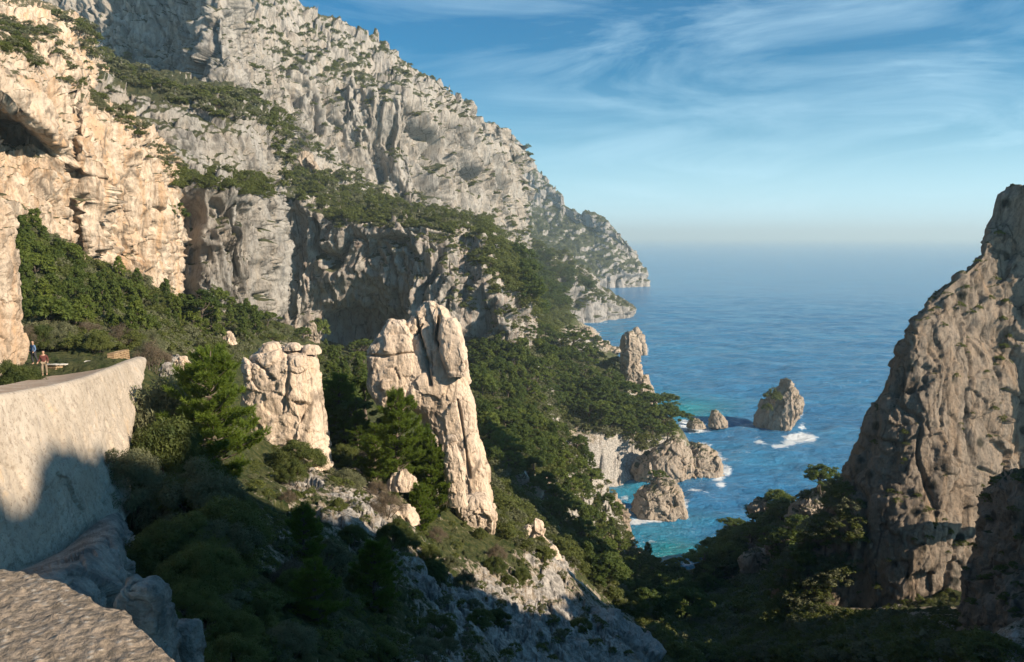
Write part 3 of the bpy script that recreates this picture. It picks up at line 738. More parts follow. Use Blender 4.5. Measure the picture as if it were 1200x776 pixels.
# rocks breaking through the near slopes
SL = [
 ([(690,628,676),(672,624,668),(655,620,656),(640,618,646),(628,618,640),(616,620,634)], 88, 'curved pale rock fin on the ridge below the cracked spire', 3.2, .8, dict(thick=.5, flute=.3)),
 ([(640,618,636),(628,612,632),(618,612,626)], 92, 'small pale rock stub left of the curved fin', 2.2, .5, {}),
 ([(598,636,662),(584,630,656),(570,627,648),(556,628,638)], 175, 'pale jagged rock on the wooded spur right of the spire', 5, 1.5, dict(thick=.7, flute=.3)),
 ([(585,606,632),(572,604,626),(560,606,618)], 150, 'pale rock ledge among pines just right of the spire', 4, 1.3, {}),
 ([(720,640,690),(706,636,684),(692,644,676)], 80, 'grey shaded rock hump at the lower end of the scree ridge', 3.2, .9, dict(thick=.9)),
 ([(776,690,775),(760,684,760),(745,688,742),(730,696,724)], 74, 'large grey shaded outcrop at the bottom, ending the scree ridge', 4, 1.1, dict(thick=.9, flute=.3)),
 ([(790,596,700),(770,598,694),(752,606,680),(738,622,664)], 62, 'broad fluted grey outcrop in shade at the bottom centre', 3.4, 1.0, dict(thick=.9, flute=.4)),
 ([(700,470,520),(690,474,514),(680,482,506)], 46, 'grey stones in the shaded scree under the dark pines', 2, .5, dict(thick=.9)),
 ([(612,446,492),(604,448,490),(598,454,484)], 62, 'pale rough rock among shrubs left of the leaning boulder', 1.8, .5, {}),
 ([(572,452,492),(562,454,488),(556,460,480)], 70, 'pale broken rock under the dark pines left of the spire', 2, .5, {}),
 ([(672,742,768),(664,744,766),(656,750,762)], 224, 'small pointed rock beside the water among the cove pines', 3, .9, {}),
 ([(668,868,900),(658,866,902),(650,872,898)], 170, 'pale boulder on the right-hand slope under the pines', 3, .8, {}),
 ([(650,900,936),(640,898,934),(630,906,930)], 168, 'grey boulder at the foot of the pitted cliff above the pines', 3, 1.0, {}),
 ([(640,930,966),(620,926,968),(602,930,966),(592,940,962)], 170, 'grey shaded rock wall between the right-hand pines and the pitted cliff', 4, 1.4, {}),
 ([(602,878,904),(594,876,902),(588,882,898)], 205, 'flat pale rock above the right-hand pines next to the sea', 3.4, .8, {}),
 ([(436,204,222),(428,204,222),(420,208,218)], 62, 'pale boulder behind the large near pine', 1.2, .3, {}),
 ([(440,186,206),(434,188,204),(428,192,200)], 60, 'low grey boulder right of the end of the retaining wall', 1.2, .3, {}),
 ([(404,262,276),(398,262,274),(390,265,270)], 120, 'small pointed pale rock in the upper pine wood', 1.6, .4, {}),
 ([(216,344,378),(204,346,376),(192,348,372),(182,354,366)], 430, 'rounded grey knoll in the green gully above the cave cliff', 10, 3, dict(thick=.8)),
 ([(310,14,30),(304,14,30),(299,17,26)], 90, 'white boulder at the top left of the green slope', 1.6, .4, {}),
 ([(402,355,372),(392,356,372),(380,360,368)], 280, 'pale rock by the round pine at the foot of the cave cliff', 5, 1.2, {}),
 ([(770,1012,1040),(762,1014,1038),(755,1018,1032)], 86, 'small grey rock on the dark slope at the bottom right', 1.6, .4, {}),
]
for i, (lv, D, lab, sz, am, k) in enumerate(SL):
    rock('outcrop' if D < 300 else 'rock_knoll', lv, D, lab, sz, am, 401 + i * 7, cat='rock', mat=(M_pin if D < 130 and 'grey' not in lab else (M_scree if D < 130 else M_coast)), px=.8, n=k.pop('n', 130), **k)

# ------------------------------------------------------------------ BUILT THINGS
def lime_wall():
    m, t = newmat('weathered_lime_render')
    g = t.n('ShaderNodeNewGeometry'); pos = g.outputs['Position']
    n1 = t.noise(pos, .45, 6, .65); n2 = t.noise(pos, 3.5, 6, .75); n3 = t.noise(t.mapping(pos, (1, 1, .10)), 1.8, 5, .65, .4); n4 = t.noise(pos, 14, 5, .7)
    c = t.mix(t.ramp(n1, [(.35, 0.0), (.65, 1.0)]), (.40, .335, .26), (.53, .455, .37))
    c = t.mix(t.ramp(n2, [(.36, .8), (.50, 0.0)]), c, (.27, .22, .17))
    c = t.mix(t.ramp(n3, [(.56, 0.0), (.70, .55)]), c, (.24, .22, .20))
    c = t.mix(t.ramp(n4, [(.30, .9), (.42, 0.0)]), c, (.12, .10, .08))
    c = t.mix(t.ramp(t.noise(pos, .9, 4, .6), [(.60, 0.0), (.70, .6)]), c, (.50, .36, .22))
    nb = t.bump(t.math('ADD', n2, t.math('MULTIPLY', n4, .5)), .55, .12)
    t.out(c, .95, nb, .1); return m
M_render = lime_wall()
M_footing = plain_mat('grey_masonry', (.22, .20, .18), (.42, .38, .33), 1.4, .95, 1.0, .14, .1)
M_path = plain_mat('beaten_earth_path', (.33, .24, .17), (.44, .35, .27), 1.2, .95, .5, .03, .1)
M_brown = plain_mat('brown_wall_stone', (.30, .20, .115), (.42, .30, .18), 2.2, .95, .8, .05, .1)
M_cap = plain_mat('pale_capstone', (.50, .46, .40), (.60, .56, .50), 2, .9, .4, .02)
def cement():
    m, t = newmat('pebbly_cement')
    g = t.n('ShaderNodeNewGeometry'); pos = g.outputs['Position']
    n1 = t.noise(pos, 3, 6, .7); n2 = t.noise(pos, 38, 5, .7)
    v = t.n('ShaderNodeTexVoronoi', feature='F1'); v.inputs['Scale'].default_value = 34; t.l(pos, v.inputs['Vector'])
    c = t.mix(t.ramp(n1, [(.35, 0.0), (.65, 1.0)]), (.22, .17, .125), (.32, .26, .20))
    c = t.mix(t.ramp(n2, [(.40, .7), (.55, 0.0)]), c, (.10, .085, .065))
    c = t.mix(t.ramp(v.outputs['Distance'], [(.10, .5), (.35, 0.0)]), c, (.50, .46, .40))
    c = t.mix(t.ramp(t.noise(pos, 1.1, 3), [(.52, 0.0), (.66, .6)]), c, (.16, .15, .10))
    nb = t.bump(t.math('ADD', n2, t.math('MULTIPLY', v.outputs['Distance'], -.6)), .9, .02)
    t.out(c, .95, nb, .15); return m
M_cement = cement()
wall = loft('retaining_wall', [
 [(-420,860,9),(-420,700,9.5),(-420,560,10.5),(-420,548,11.2),(-420,556,11.4)],
 [(-250,800,13),(-250,640,13.5),(-250,512,14.8),(-250,502,15.6),(-250,506,15.8)],
 [(-100,740,17.5),(-100,600,18.5),(-100,486,20),(-100,478,20.9),(-100,482,21.1)],
 [(0,710,21),(0,580,22.5),(0,469,24.5),(0,462,25.5),(0,464,25.8)],
 [(60,690,24),(60,560,26),(60,458,29),(56,452,30),(56,454,30.4)],
 [(98,670,26.5),(98,550,29),(100,448,33),(94,443,34.2),(94,445,34.6)],
 [(126,640,29),(127,530,33),(130,437,39),(123,432,40.3),(123,434,40.8)],
 [(146,610,31),(148,510,37),(154,428,47),(145,423,48.4),(145,425,49)],
 [(152,600,33),(156,500,40),(171,423,54),(160,418.5,55.4),(160,420,56)],
 [(146,600,36),(152,500,43),(168,424,58),(158,418.5,59.4),(156,420,60)]],
 [.12,.11,.06,.04,.04], M_render, 2.6, 501, stretch=.7, flute=0, back=None, sm=3, px=1.4, crack=.2)
wall['kind'] = 'thing'; del wall['kind']
tag(wall, 'long cream rendered retaining wall holding up the path, partly in shade', 'retaining wall')
foot = loft('wall_footing', [
 [(-160,800,10),(-160,740,10.5),(-160,705,12),(-160,690,15)],
 [(-60,785,12.8),(-60,730,13.3),(-60,695,15),(-60,680,18)],
 [(20,775,15),(20,720,15.6),(25,684,17.3),(25,668,21)],
 [(85,765,16.8),(80,712,17.6),(78,664,19.8),(75,644,24)],
 [(122,745,19),(122,690,20),(113,638,22.8),(106,618,27)],
 [(140,725,21),(146,672,22.5),(139,624,25.5),(126,604,29)],
 [(149,706,24),(153,652,26),(149,628,28.5),(140,600,32)],
 [(135,706,28),(140,652,30),(138,632,33),(132,604,36)]],
 [.25,.42,.34,.08], M_footing, 1.9, 511, stretch=.7, flute=0, crack=.6, back=None, sm=3, px=1.3)
del foot['kind']; tag(foot, 'grey bulging masonry footing with a broken crack, below the shaded retaining wall', 'wall footing')
path = loft('path', [
 [(-250,515,15.4),(-250,470,22)], [(-100,487,20.6),(-100,462,27)], [(0,468,25.3),(0,452,33)], [(56,457,30),(40,444,44)],
 [(94,447,34.2),(70,439,55)], [(123,436.5,40.4),(100,434,58)], [(145,427.5,48.6),(125,430,60)], [(160,422.5,55.6),(146,428,63)]],
 [.03,.03], M_path, 1.5, 521, stretch=1, back=None, px=1.2, sm=1)
tag(path, kind='structure')

def stone_wall(name, p0, p1, h, th, sz, mat, seed, parent=None):
    """courses of separate rough stones between two ground points, as one mesh"""
    r = random.Random(seed); VV = []; FF = []
    p0 = Vector(p0); p1 = Vector(p1); d = (p1 - p0); L = Vector((d.x, d.y, 0)).length; ux = d / L
    n = Vector((-ux.y, ux.x, 0)).normalized()
    z = 0; row = 0
    while z < h - .02:
        ch = sz * r.uniform(.8, 1.15); ch = min(ch, h - z); x = -r.uniform(0, sz)
        while x < L:
            w = sz * r.uniform(1.0, 2.1); x0 = max(x, 0); x1 = min(x + w, L)
            if x1 - x0 > .05:
                off = r.uniform(-.03, .03); b = len(VV); g = .012; bev = .25
                for (zz, s) in ((z + g, 1 - bev * .3), (z + ch * .5, 1.0), (z + ch - g, 1 - bev * .3)):
                    for (xx, tt) in ((x0 + g, -th / 2), (x1 - g, -th / 2), (x1 - g, th / 2), (x0 + g, th / 2)):
                        cx = (x0 + x1) / 2; q = p0 + ux * (cx + (xx - cx) * s) + n * (tt * s + off) + Vector((0, 0, zz))
                        VV.append(q + Vector([r.uniform(-.02, .02) for _ in range(3)]))
                for k_ in (0, 4):
                    for i in range(4):
                        j = (i + 1) % 4; FF.append((b + k_ + i, b + k_ + j, b + k_ + 4 + j, b + k_ + 4 + i))
                FF.append((b + 3, b + 2, b + 1, b)); FF.append((b + 8, b + 9, b + 10, b + 11))
            x += w
        z += ch; row += 1
    return mesh_obj(name, np.array([tuple(v) for v in VV]), FF, mat, parent, smooth=False)
def onpath(px, py, D): return tuple(float(v) for v in P(px, py, D))
def grounded(name, a, b, h, th, sz, mat, cap, label, seed):
    root = empty(name, a); tag(root, label, 'stone wall')
    o = stone_wall('stonework', (0, 0, 0), tuple(b[i] - a[i] for i in range(3)), h, th, sz, mat, seed, root)
    if cap:
        c = stone_wall('capstone', (0, 0, h + .004), (b[0] - a[0], b[1] - a[1], b[2] - a[2] + h + .004), .10, th + .12, .42, M_cap, seed + 1, root)
        c.data.transform(Matrix.Translation((0, 0, 0)))
    return root
grounded('stone_wall', onpath(98,438,56), onpath(131,437,57), .85, .5, .15, M_brown, True, 'low brown dry-stone wall with pale coping where the path turns', 3)
grounded('stone_wall', onpath(131,438,57.2), onpath(149,432,61), 1.55, .5, .15, M_brown, False, 'taller brown dry-stone wall end joining the cream retaining wall', 5)
grounded('stone_wall', onpath(59,441.5,54), onpath(79,440,55.5), .8, 1.0, .15, M_brown, True, 'short stone block with a pale top beside the two hikers', 8)
# plate lying on the wall top
pl = P(np.array([131, 140, 146, 138]), np.array([435.2, 432.6, 430.9, 432.6]), np.array([41, 44, 47.4, 44]))
def slab_mesh(name, top, th, mat, parent=None):
    top = np.asarray(top, float); n = len(top); bot = top.copy(); bot[:, 2] -= th
    return mesh_obj(name, np.concatenate([top, bot]), [tuple(range(n)), tuple(range(2 * n - 1, n - 1, -1))] + [((i + 1) % n, i, n + i, n + (i + 1) % n) for i in range(n)], mat, parent, smooth=False)

# the lookout's parapet right in front of the camera
def parapet():
    edge = P(np.array([-700, -300, -60, 0, 40, 62, 85, 110, 132, 152, 175, 205, 235, 300, 420]),
             np.array([640, 655, 664, 667, 669, 674, 686, 700, 712, 727, 748, 776, 800, 860, 1000]), 1.0)
    H = -1.05
    ex = []
    for q in edge:
        k = H / (q[2] - CAM_Z); ex.append((q[0] * k, q[1] * k))
    ex = np.array(ex); n = 420
    s = np.concatenate([[0], np.cumsum(np.hypot(*np.diff(ex, axis=0).T))]); tt = np.linspace(0, s[-1], n)
    E = np.stack([np.interp(tt, s, ex[:, 0]), np.interp(tt, s, ex[:, 1])], -1)
    E += (np.stack([vnoise(np.stack([tt * 9, tt * 0, tt * 0], -1), 3), vnoise(np.stack([tt * 9, tt * 0, tt * 0 + 5], -1), 4)], -1)) * .018
    inner = np.array([-.95, .25])
    m = 330
    G = np.zeros((n, m + 60, 3))
    for j in range(m):
        f = j / (m - 1)
        G[:, j + 60, :2] = E * (1 - f) + inner * f; G[:, j + 60, 2] = CAM_Z + H
    drop = np.linspace(1, 0, 60, endpoint=False)
    for j, d in enumerate(drop):
        G[:, j, :2] = E * (1 + .10 * d); G[:, j, 2] = CAM_Z + H - 3.0 * d ** 1.6
    V = G.reshape(-1, 3)
    q = V * np.array([1, 1, 1])
    d = fbm(q / .35, 4, 61) * .016 + fbm(q / .06, 3, 62) * .004
    f1, f2, cid, cv = worley(q / .040, 63); d += np.clip(.5 - f1, 0, 1) * .024 * ((cid & 3) > 0)
    edgef = np.exp(-((np.arange(m + 60) - 60) / 14.0) ** 2)[None].repeat(n, 0).ravel()
    d += edgef * (.012 * vnoise(q / .09, 66) - .012)
    V[:, 2] += d
    V[:, :2] += (np.array([.5, .8]) * (fbm(q / .12, 3, 65) * .02 * (np.arange(m + 60) < 60)[None].repeat(n, 0).ravel())[:, None])
    return mesh_obj('parapet', V, grid_faces(n, m + 60), M_cement)
pp = parapet(); tag(pp, 'pebbly sunlit cement parapet at the bottom left, nearest the viewer', 'parapet')
# stone piers under the wall
pr = stack('stone_pier', [(800,150,206),(750,146,202),(715,143,199),(690,150,196),(684,152,192)], 16.5, M_footing, .8, .14, 541, thick=.9, n=120, px=1.5, sup=6)
tag(pr, 'grey square masonry pier at the foot of the wall, just beyond the parapet', 'stone pier')
pr2 = stack('stone_pier', [(790,196,240),(758,197,236),(738,200,232),(734,202,230)], 17.5, M_footing, .8, .12, 543, thick=.9, n=100, px=1.5, sup=5)
tag(pr2, 'smaller low masonry pier right of the taller one, in dark shade', 'stone pier')

# unseen ridge right of the lookout, its crest shaped to shade slope and wall
nu, nv_ = 150, 110
yy = np.linspace(-95, 72, nu); vv = np.linspace(0, 1, nv_)
Y, Vv = np.meshgrid(yy, vv, indexing='ij')
topz = RIDGE_TOP(Y)
X = 54 + Vv * 24 + 3 * np.sin(Y / 17)
Z = 45 + (topz - 45) * np.clip(Vv * 1.35, 0, 1) ** .8 - np.clip(Vv - .74, 0, 1) * 60
G = np.stack([X, Y, Z], -1).reshape(-1, 3)
G[:, 0] += rock_disp(G, 9, 2.5, 1.8, 601); G[:, 2] += rock_disp(G, 4, 1.0, 1.2, 603) + 1.2 * fbm(G / 3.0, 3, 605)
mr = mesh_obj('unseen_shade_ridge', G, grid_faces(nu, nv_), M_right); tag(mr, kind='structure')

# ------------------------------------------------------------------ SEA
def sea():
    na_, nr_ = 620, 900
    a = np.linspace(rad(-50), rad(50), na_)
    r1 = np.exp(np.linspace(math.log(190), math.log(1500), nr_ - 60)); r2 = np.exp(np.linspace(math.log(1520), math.log(45000), 60))
    r = np.concatenate([r1, r2]); A, R = np.meshgrid(a, r, indexing='ij')
    V = np.stack([R * np.sin(A), R * np.cos(A), R * 0], -1).reshape(-1, 3)
    Rf = R.ravel(); fade = np.clip((1500 - Rf) / 900, 0, 1)
    q = V * np.array([.45, 1, 1])
    V[:, 2] += fade * (1.2 * vnoise(q / 17, 1) + 1.0 * vnoise(q / 6.5 + 3, 2) + .6 * vnoise(q / 3.2 + 8, 4) * np.clip((800 - Rf) / 400, 0, 1))
    qx, qy = project(V)
    foam = np.zeros(len(V)); sh = np.zeros(len(V))
    for (x, y, rx, ry, s) in ((700,408,14,2,.6),(735,556,6,14,.5),(728,600,6,10,.7),(800,588,10,4,.8),(765,610,22,3,.9),(790,600,14,3,.8),(815,574,12,3,.7),(845,568,8,5,.8),(852,552,7,8,.9),(840,538,14,4,.9),(815,530,10,5,.9),(915,523,16,3,.9),(890,518,8,3,.8),(940,500,6,6,.7),(842,500,12,3,.7),(820,505,14,3,.9),(760,635,30,4,.45),(800,620,30,2,.35),(870,530,26,2,.35),(938,513,20,6,1.35),(925,519,10,4,1.0),(938,486,7,5,.6),(888,512,7,3,.5),(822,524,13,6,1.1),(836,534,12,5,1.0),(848,548,6,10,.7),(812,503,9,6,1.0),(802,497,7,7,1.0),(830,494,14,3,.5),
        (842,561,10,4,.8),(826,577,10,4,.5),(745,612,16,4,.95),(775,607,24,4,.85),(803,594,5,8,.7),(732,584,10,6,.6),(738,570,8,4,.4),(742,645,14,3,.35),(760,658,10,4,.4),(805,660,10,5,.7),(815,648,6,5,.5),
        (790,629,24,3,.35),(850,512,30,3,.35),(870,497,24,3,.35),(896,520,20,4,.4),(758,412,4,6,.7),(700,378,22,2,.5),(736,364,12,2,.6),(755,336,12,1.5,.5),(705,374,12,2,.6),(725,408,9,3,.8),(740,627,20,6,.5),(860,540,20,3,.3)):
        foam = np.maximum(foam, s * np.exp(-((qx - x) / rx) ** 2 - ((qy - y) / ry) ** 2))
    for (x, y, rx, ry, s) in ((785,648,48,20,1.0),(770,625,60,16,.45),(805,480,50,13,1.0),(780,470,40,12,.5),(740,575,40,16,.55),(815,610,40,14,.25),(840,492,30,9,.25),(730,390,30,10,.2),(860,640,40,16,.2)):
        sh = np.maximum(sh, s * np.exp(-((qx - x) / rx) ** 2 - ((qy - y) / ry) ** 2))
    o = mesh_obj('sea', V, grid_faces(na_, nr_), None)
    attr(o, 'foam', foam); attr(o, 'shallow', sh)
    m, t = newmat('sea_water')
    g = t.n('ShaderNodeNewGeometry'); pos = g.outputs['Position']
    rp = t.mapping(pos, (.45, 1, 1), rot=(0, 0, rad(12)))
    w1 = t.noise(rp, .16, 6, .65); w2 = t.noise(rp, .55, 5, .7); w3 = t.noise(rp, .02, 4, .6)
    fo = t.n('ShaderNodeAttribute', attribute_name='foam').outputs['Fac']; sa = t.n('ShaderNodeAttribute', attribute_name='shallow').outputs['Fac']
    c = t.mix(t.ramp(w3, [(.35, 0.0), (.65, 1.0)]), (.030, .175, .36), (.045, .235, .45))
    c = t.mix(t.math('ADD', sa, t.math('MULTIPLY', t.math('SUBTRACT', w3, .5), .5), True), c, (.020, .27, .32))
    f = t.math('SUBTRACT', t.math('ADD', fo, t.math('MULTIPLY', t.math('SUBTRACT', t.noise(pos, .30, 7, .75), .5), 1.7)), .42)
    fm = t.ramp(t.math('MULTIPLY', f, t.ramp(fo, [(.05, 0.0), (.22, 1.0)])), [(.0, 0.0), (.30, 1.0)])
    c = t.mix(fm, c, (.80, .84, .86))
    nb = t.bump(t.math('ADD', w1, t.math('MULTIPLY', w2, .5)), 1.0, 5.5)
    p = t.out(c, t.mix(fm, (.16, .16, .16), (.9, .9, .9)), nb, .5)
    p.inputs['IOR'].default_value = 1.33
    o.data.materials.append(m)
    tag(o, kind='structure')
sea()
print('sea', round(time.time() - T0, 1))

# ------------------------------------------------------------------ LIGHT, SKY, AIR, CAMERA
SUN_EL, SUN_BACK = rad(27), rad(24)       # elevation; degrees behind the picture plane, from the right
to_sun = Vector((math.cos(SUN_EL) * math.cos(SUN_BACK), -math.cos(SUN_EL) * math.sin(SUN_BACK), math.sin(SUN_EL)))
sl = bpy.data.lights.new('sun', 'SUN'); sl.energy = 5.0; sl.angle = rad(.55); sl.color = (1.0, .85, .67)
so = bpy.data.objects.new('sun', sl); COL.objects.link(so); so.rotation_euler = (-to_sun).to_track_quat('-Z', 'Y').to_euler(); so.location = (60, -30, 160)
w = bpy.data.worlds.new('World'); SC.world = w; w.use_nodes = True
t = w.node_tree; t.nodes.clear()
class WT(NT):
    def __init__(s, tree): s.t = tree
wt = WT(t)
sky = wt.n('ShaderNodeTexSky', sky_type='NISHITA'); sky.sun_disc = False; sky.sun_elevation = SUN_EL
sky.sun_rotation = math.atan2(to_sun.x, to_sun.y)
sky.air_density = 1.1; sky.dust_density = .4; sky.ozone_density = 2.2; sky.altitude = 100
tc = wt.n('ShaderNodeTexCoord').outputs['Generated']
# cirrus: streaks on a high layer, seen in perspective
sp = wt.n('ShaderNodeSeparateXYZ'); wt.l(tc, sp.inputs[0])
mp = wt.mapping(tc, (1.9, 1.9, 8.5), (3.1, 1.7, 0.4), (0, rad(17), 0))
c1 = wt.noise(mp, 1.7, 10, .62, .8); c2 = wt.noise(wt.mapping(tc, (2.2, 2.2, 3.5), (1.3, 4.4, 0), (0, rad(17), 0)), 1.0, 3, .5)
cl = wt.math('MULTIPLY', wt.ramp(c1, [(.44, 0.0), (.74, 1.0)]), wt.ramp(c2, [(.36, .15), (.62, 1.0)]))
low = wt.ramp(sp.outputs[2], [(.0, .68), (.05, .52), (.12, .17), (.20, 0.0)])
tint = wt.mix(1.0, sky.outputs[0], (.04, .42, .62), 'MULTIPLY')
cloudc = wt.mix(wt.math('MULTIPLY', cl, .55), tint, (5.0, 7.0, 8.0))
skyc = wt.mix(wt.math('MULTIPLY', low, 1.0), cloudc, (5.7, 8.0, 9.3))
bg = wt.n('ShaderNodeBackground'); wt.l(skyc, bg.inputs[0]); bg.inputs[1].default_value = .092
ow = wt.n('ShaderNodeOutputWorld'); wt.l(bg.outputs[0], ow.inputs[0])

if HAZE:
    hx = 46000.0
    V = np.array([(x, y, z) for x in (-hx, hx) for y in (-300, hx) for z in (-60, 335)], float)
    Fh = [(0, 1, 3, 2), (4, 6, 7, 5), (0, 4, 5, 1), (2, 3, 7, 6), (0, 2, 6, 4), (1, 5, 7, 3)]
    m = bpy.data.materials.new('hazy_air'); m.use_nodes = True; nt = m.node_tree; nt.nodes.clear()
    pv = nt.nodes.new('ShaderNodeVolumePrincipled'); pv.inputs['Color'].default_value = (.73, .93, 1.0, 1); pv.inputs['Density'].default_value = HAZE
    pv.inputs['Anisotropy'].default_value = .1
    o_ = nt.nodes.new('ShaderNodeOutputMaterial'); nt.links.new(pv.outputs[0], o_.inputs['Volume'])
    hz = mesh_obj('haze', V, Fh, m, smooth=False); tag(hz, kind='stuff', label='thin blue sea haze filling the air', cat='haze')
cam = bpy.data.cameras.new('camera'); co = bpy.data.objects.new('camera', cam); COL.objects.link(co)
cam.lens = 27.0; cam.sensor_width = 36.0; cam.clip_start = .1; cam.clip_end = 120000
co.location = (0, 0, CAM_Z); co.rotation_euler = (math.pi / 2 - PITCH, 0, 0); SC.camera = co
SC.view_settings.view_transform = 'Standard'; SC.view_settings.look = 'None'; SC.view_settings.exposure = .90; SC.view_settings.gamma = 1
SC.cycles.volume_bounces = 0; SC.cycles.max_bounces = 6; SC.cycles.diffuse_bounces = 3; SC.cycles.transmission_bounces = 3
SC.cycles.use_denoising = True
print('done', round(time.time() - T0, 1))

# ------------------------------------------------------------------ PLANTS
def tube(points, radii, sides=6):
    P_ = np.asarray(points, float); V = []; Fc = []
    for i, p in enumerate(P_):
        d = P_[min(i + 1, len(P_) - 1)] - P_[max(i - 1, 0)]; d /= np.linalg.norm(d) + 1e-9
        u = np.cross(d, (0.31, .95, .1)); u /= np.linalg.norm(u) + 1e-9; v = np.cross(d, u)
        for k in range(sides):
            a = 2 * math.pi * k / sides; V.append(p + radii[i] * (u * math.cos(a) + v * math.sin(a)))
    for i in range(len(P_) - 1):
        for k in range(sides):
            a = i * sides + k; b = i * sides + (k + 1) % sides; Fc.append((a, b, b + sides, a + sides))
    return np.array(V), np.array(Fc)
def join(parts):
    V = []; Fc = []; n = 0
    for v, f in parts: V.append(v); Fc.append(f + n); n += len(v)
    return np.concatenate(V), np.concatenate(Fc)
def leaves(r, centres, radii, per, size, flat=.55, shell=.55, narrow=.5, up=.5):
    """leaf-sized triangles through ellipsoid clumps"""
    n = len(centres) * per
    c = np.repeat(centres, per, 0); R_ = np.repeat(radii, per, 0)
    d = r.normal(size=(n, 3)); d /= np.linalg.norm(d, axis=1, keepdims=True)
    rr = r.uniform(shell, 1.0, n) ** .7 * r.uniform(.75, 1.12, n)
    p = c + d * R_ * rr[:, None]
    nrm = d * np.array([1, 1, .8]) + r.normal(size=(n, 3)) * .55 + np.array([0, 0, up]); nrm /= np.linalg.norm(nrm, axis=1, keepdims=True)
    t = np.cross(nrm, r.normal(size=(n, 3))); t /= np.linalg.norm(t, axis=1, keepdims=True); b = np.cross(nrm, t)
    s = size * r.uniform(.6, 1.4, n)[:, None]
    tip = p + t * s + d * s * .3; l = p - t * s * .5 + b * s * narrow; q = p - t * s * .5 - b * s * narrow
    V = np.stack([tip, l, q], 1).reshape(-1, 3)
    return V, np.arange(n * 3).reshape(-1, 3)
def tufts(r, centres, dirs, L, per, wd):
    """bundles of long thin needles round a twig direction"""
    n = len(centres) * per
    c = np.repeat(centres, per, 0); d = np.repeat(dirs, per, 0)
    v = d + r.normal(size=(n, 3)) * .55; v /= np.linalg.norm(v, axis=1, keepdims=True)
    o = c + d * (r.uniform(-.5, .5, n) * L)[:, None]
    t = np.cross(v, r.normal(size=(n, 3))); t /= np.linalg.norm(t, axis=1, keepdims=True)
    l = (L * r.uniform(.7, 1.2, n))[:, None]
    V = np.stack([o + v * l, o + t * wd, o - t * wd], 1).reshape(-1, 3)
    return V, np.arange(n * 3).reshape(-1, 3)
# every template is 1 m tall; (trunk V,F), (crown V,F)
def T_umbrella(seed, per=90, lean=.1, size=.036):
    r = np.random.default_rng(seed); lx, ly = r.normal(size=2) * lean
    top = np.array([lx, ly, .72]); tp = [np.zeros(3), np.array([lx * .3, ly * .5, .25]), np.array([lx * .8, ly * .7, .5]), top]
    parts = [tube(tp, [.028, .022, .017, .010], 6)]; cs = []; rs = []
    nb = 17
    for i in range(nb):
        a = i * 2.4 + r.uniform(-.4, .4); f = math.sqrt((i + .5) / nb) * .44 * r.uniform(.75, 1.15)
        z = .93 - (f / .44) ** 2 * .30 + r.uniform(-.07, .05)
        e = np.array([top[0] + f * math.cos(a), top[1] + f * math.sin(a), z])
        s = tp[2] + (top - tp[2]) * r.uniform(-.4, 1); mid = (s + e) / 2 - np.array([0, 0, .04])
        parts.append(tube([s, mid, e], [.010, .007, .003], 4))
        for k in range(3):
            cs.append(e + r.normal(size=3) * np.array([.055, .055, .02])); w = r.uniform(.055, .105); rs.append((w, w, w * .5))
    return join(parts), leaves(r, np.array(cs), np.array(rs), per // 3 * 2, size, up=.9, shell=.3)
def T_cone(seed, per=70, size=.034):
    r = np.random.default_rng(seed)
    parts = [tube([(0, 0, 0), (r.uniform(-.02, .02), .01, .5), (r.uniform(-.03, .03), r.uniform(-.03, .03), .95)], [.022, .014, .004], 5)]
    cs = []; rs = []
    for i in range(40):
        z = .12 + .84 * (i / 40) ** .9; w = .27 * (1 - z) ** .62 + .02; a = i * 2.4 + r.uniform(-.5, .5); f = w * r.uniform(.35, 1.05)
        c = np.array([f * math.cos(a), f * math.sin(a), z + r.uniform(-.03, .03)])
        parts.append(tube([(0, 0, z - .08), c], [.006, .002], 3)); cs.append(c); q = r.uniform(.045, .085); rs.append((q, q, q * .85))
    return join(parts), leaves(r, np.array(cs), np.array(rs), per, size, up=.6, shell=.3)
def T_round(seed, per=70, size=.036):
    r = np.random.default_rng(seed)
    parts = [tube([(0, 0, 0), (.02, .01, .3), (.03, .0, .6)], [.030, .022, .010], 6)]; cs = []; rs = []
    for i in range(44):
        d = r.normal(size=3); d /= np.linalg.norm(d); d[2] = abs(d[2]) * 1.1 - .35
        c = np.array([0, 0, .56]) + d * np.array([.36, .36, .36]) * r.uniform(.55, 1.0)
        cs.append(c); q = r.uniform(.06, .115); rs.append((q, q, q * .7))
        if i < 14: parts.append(tube([(.02, 0, .35), c], [.010, .003], 4))
    return join(parts), leaves(r, np.array(cs), np.array(rs), per, size, up=.8, shell=.35)
def T_bush(seed, per=60, n=30, size=.06, spread=.62, stem=True, narrow=.5, flatz=.75):
    r = np.random.default_rng(seed); cs = []; rs = []; parts = []
    for i in range(n):
        a = r.uniform(0, 6.283); f = math.sqrt(r.uniform(0, 1)) * spread; z = .30 + .55 * (1 - (f / spread) ** 2) * r.uniform(.5, 1.05)
        c = np.array([f * math.cos(a), f * math.sin(a), z]); cs.append(c); q = r.uniform(.10, .20); rs.append((q, q, q * flatz))
        if i < 9: parts.append(tube([(c[0] * .2, c[1] * .2, -.1), c * .6, c], [.018, .012, .005], 4))
    return join(parts), leaves(r, np.array(cs), np.array(rs), per, size, up=.5, shell=.4, narrow=narrow)
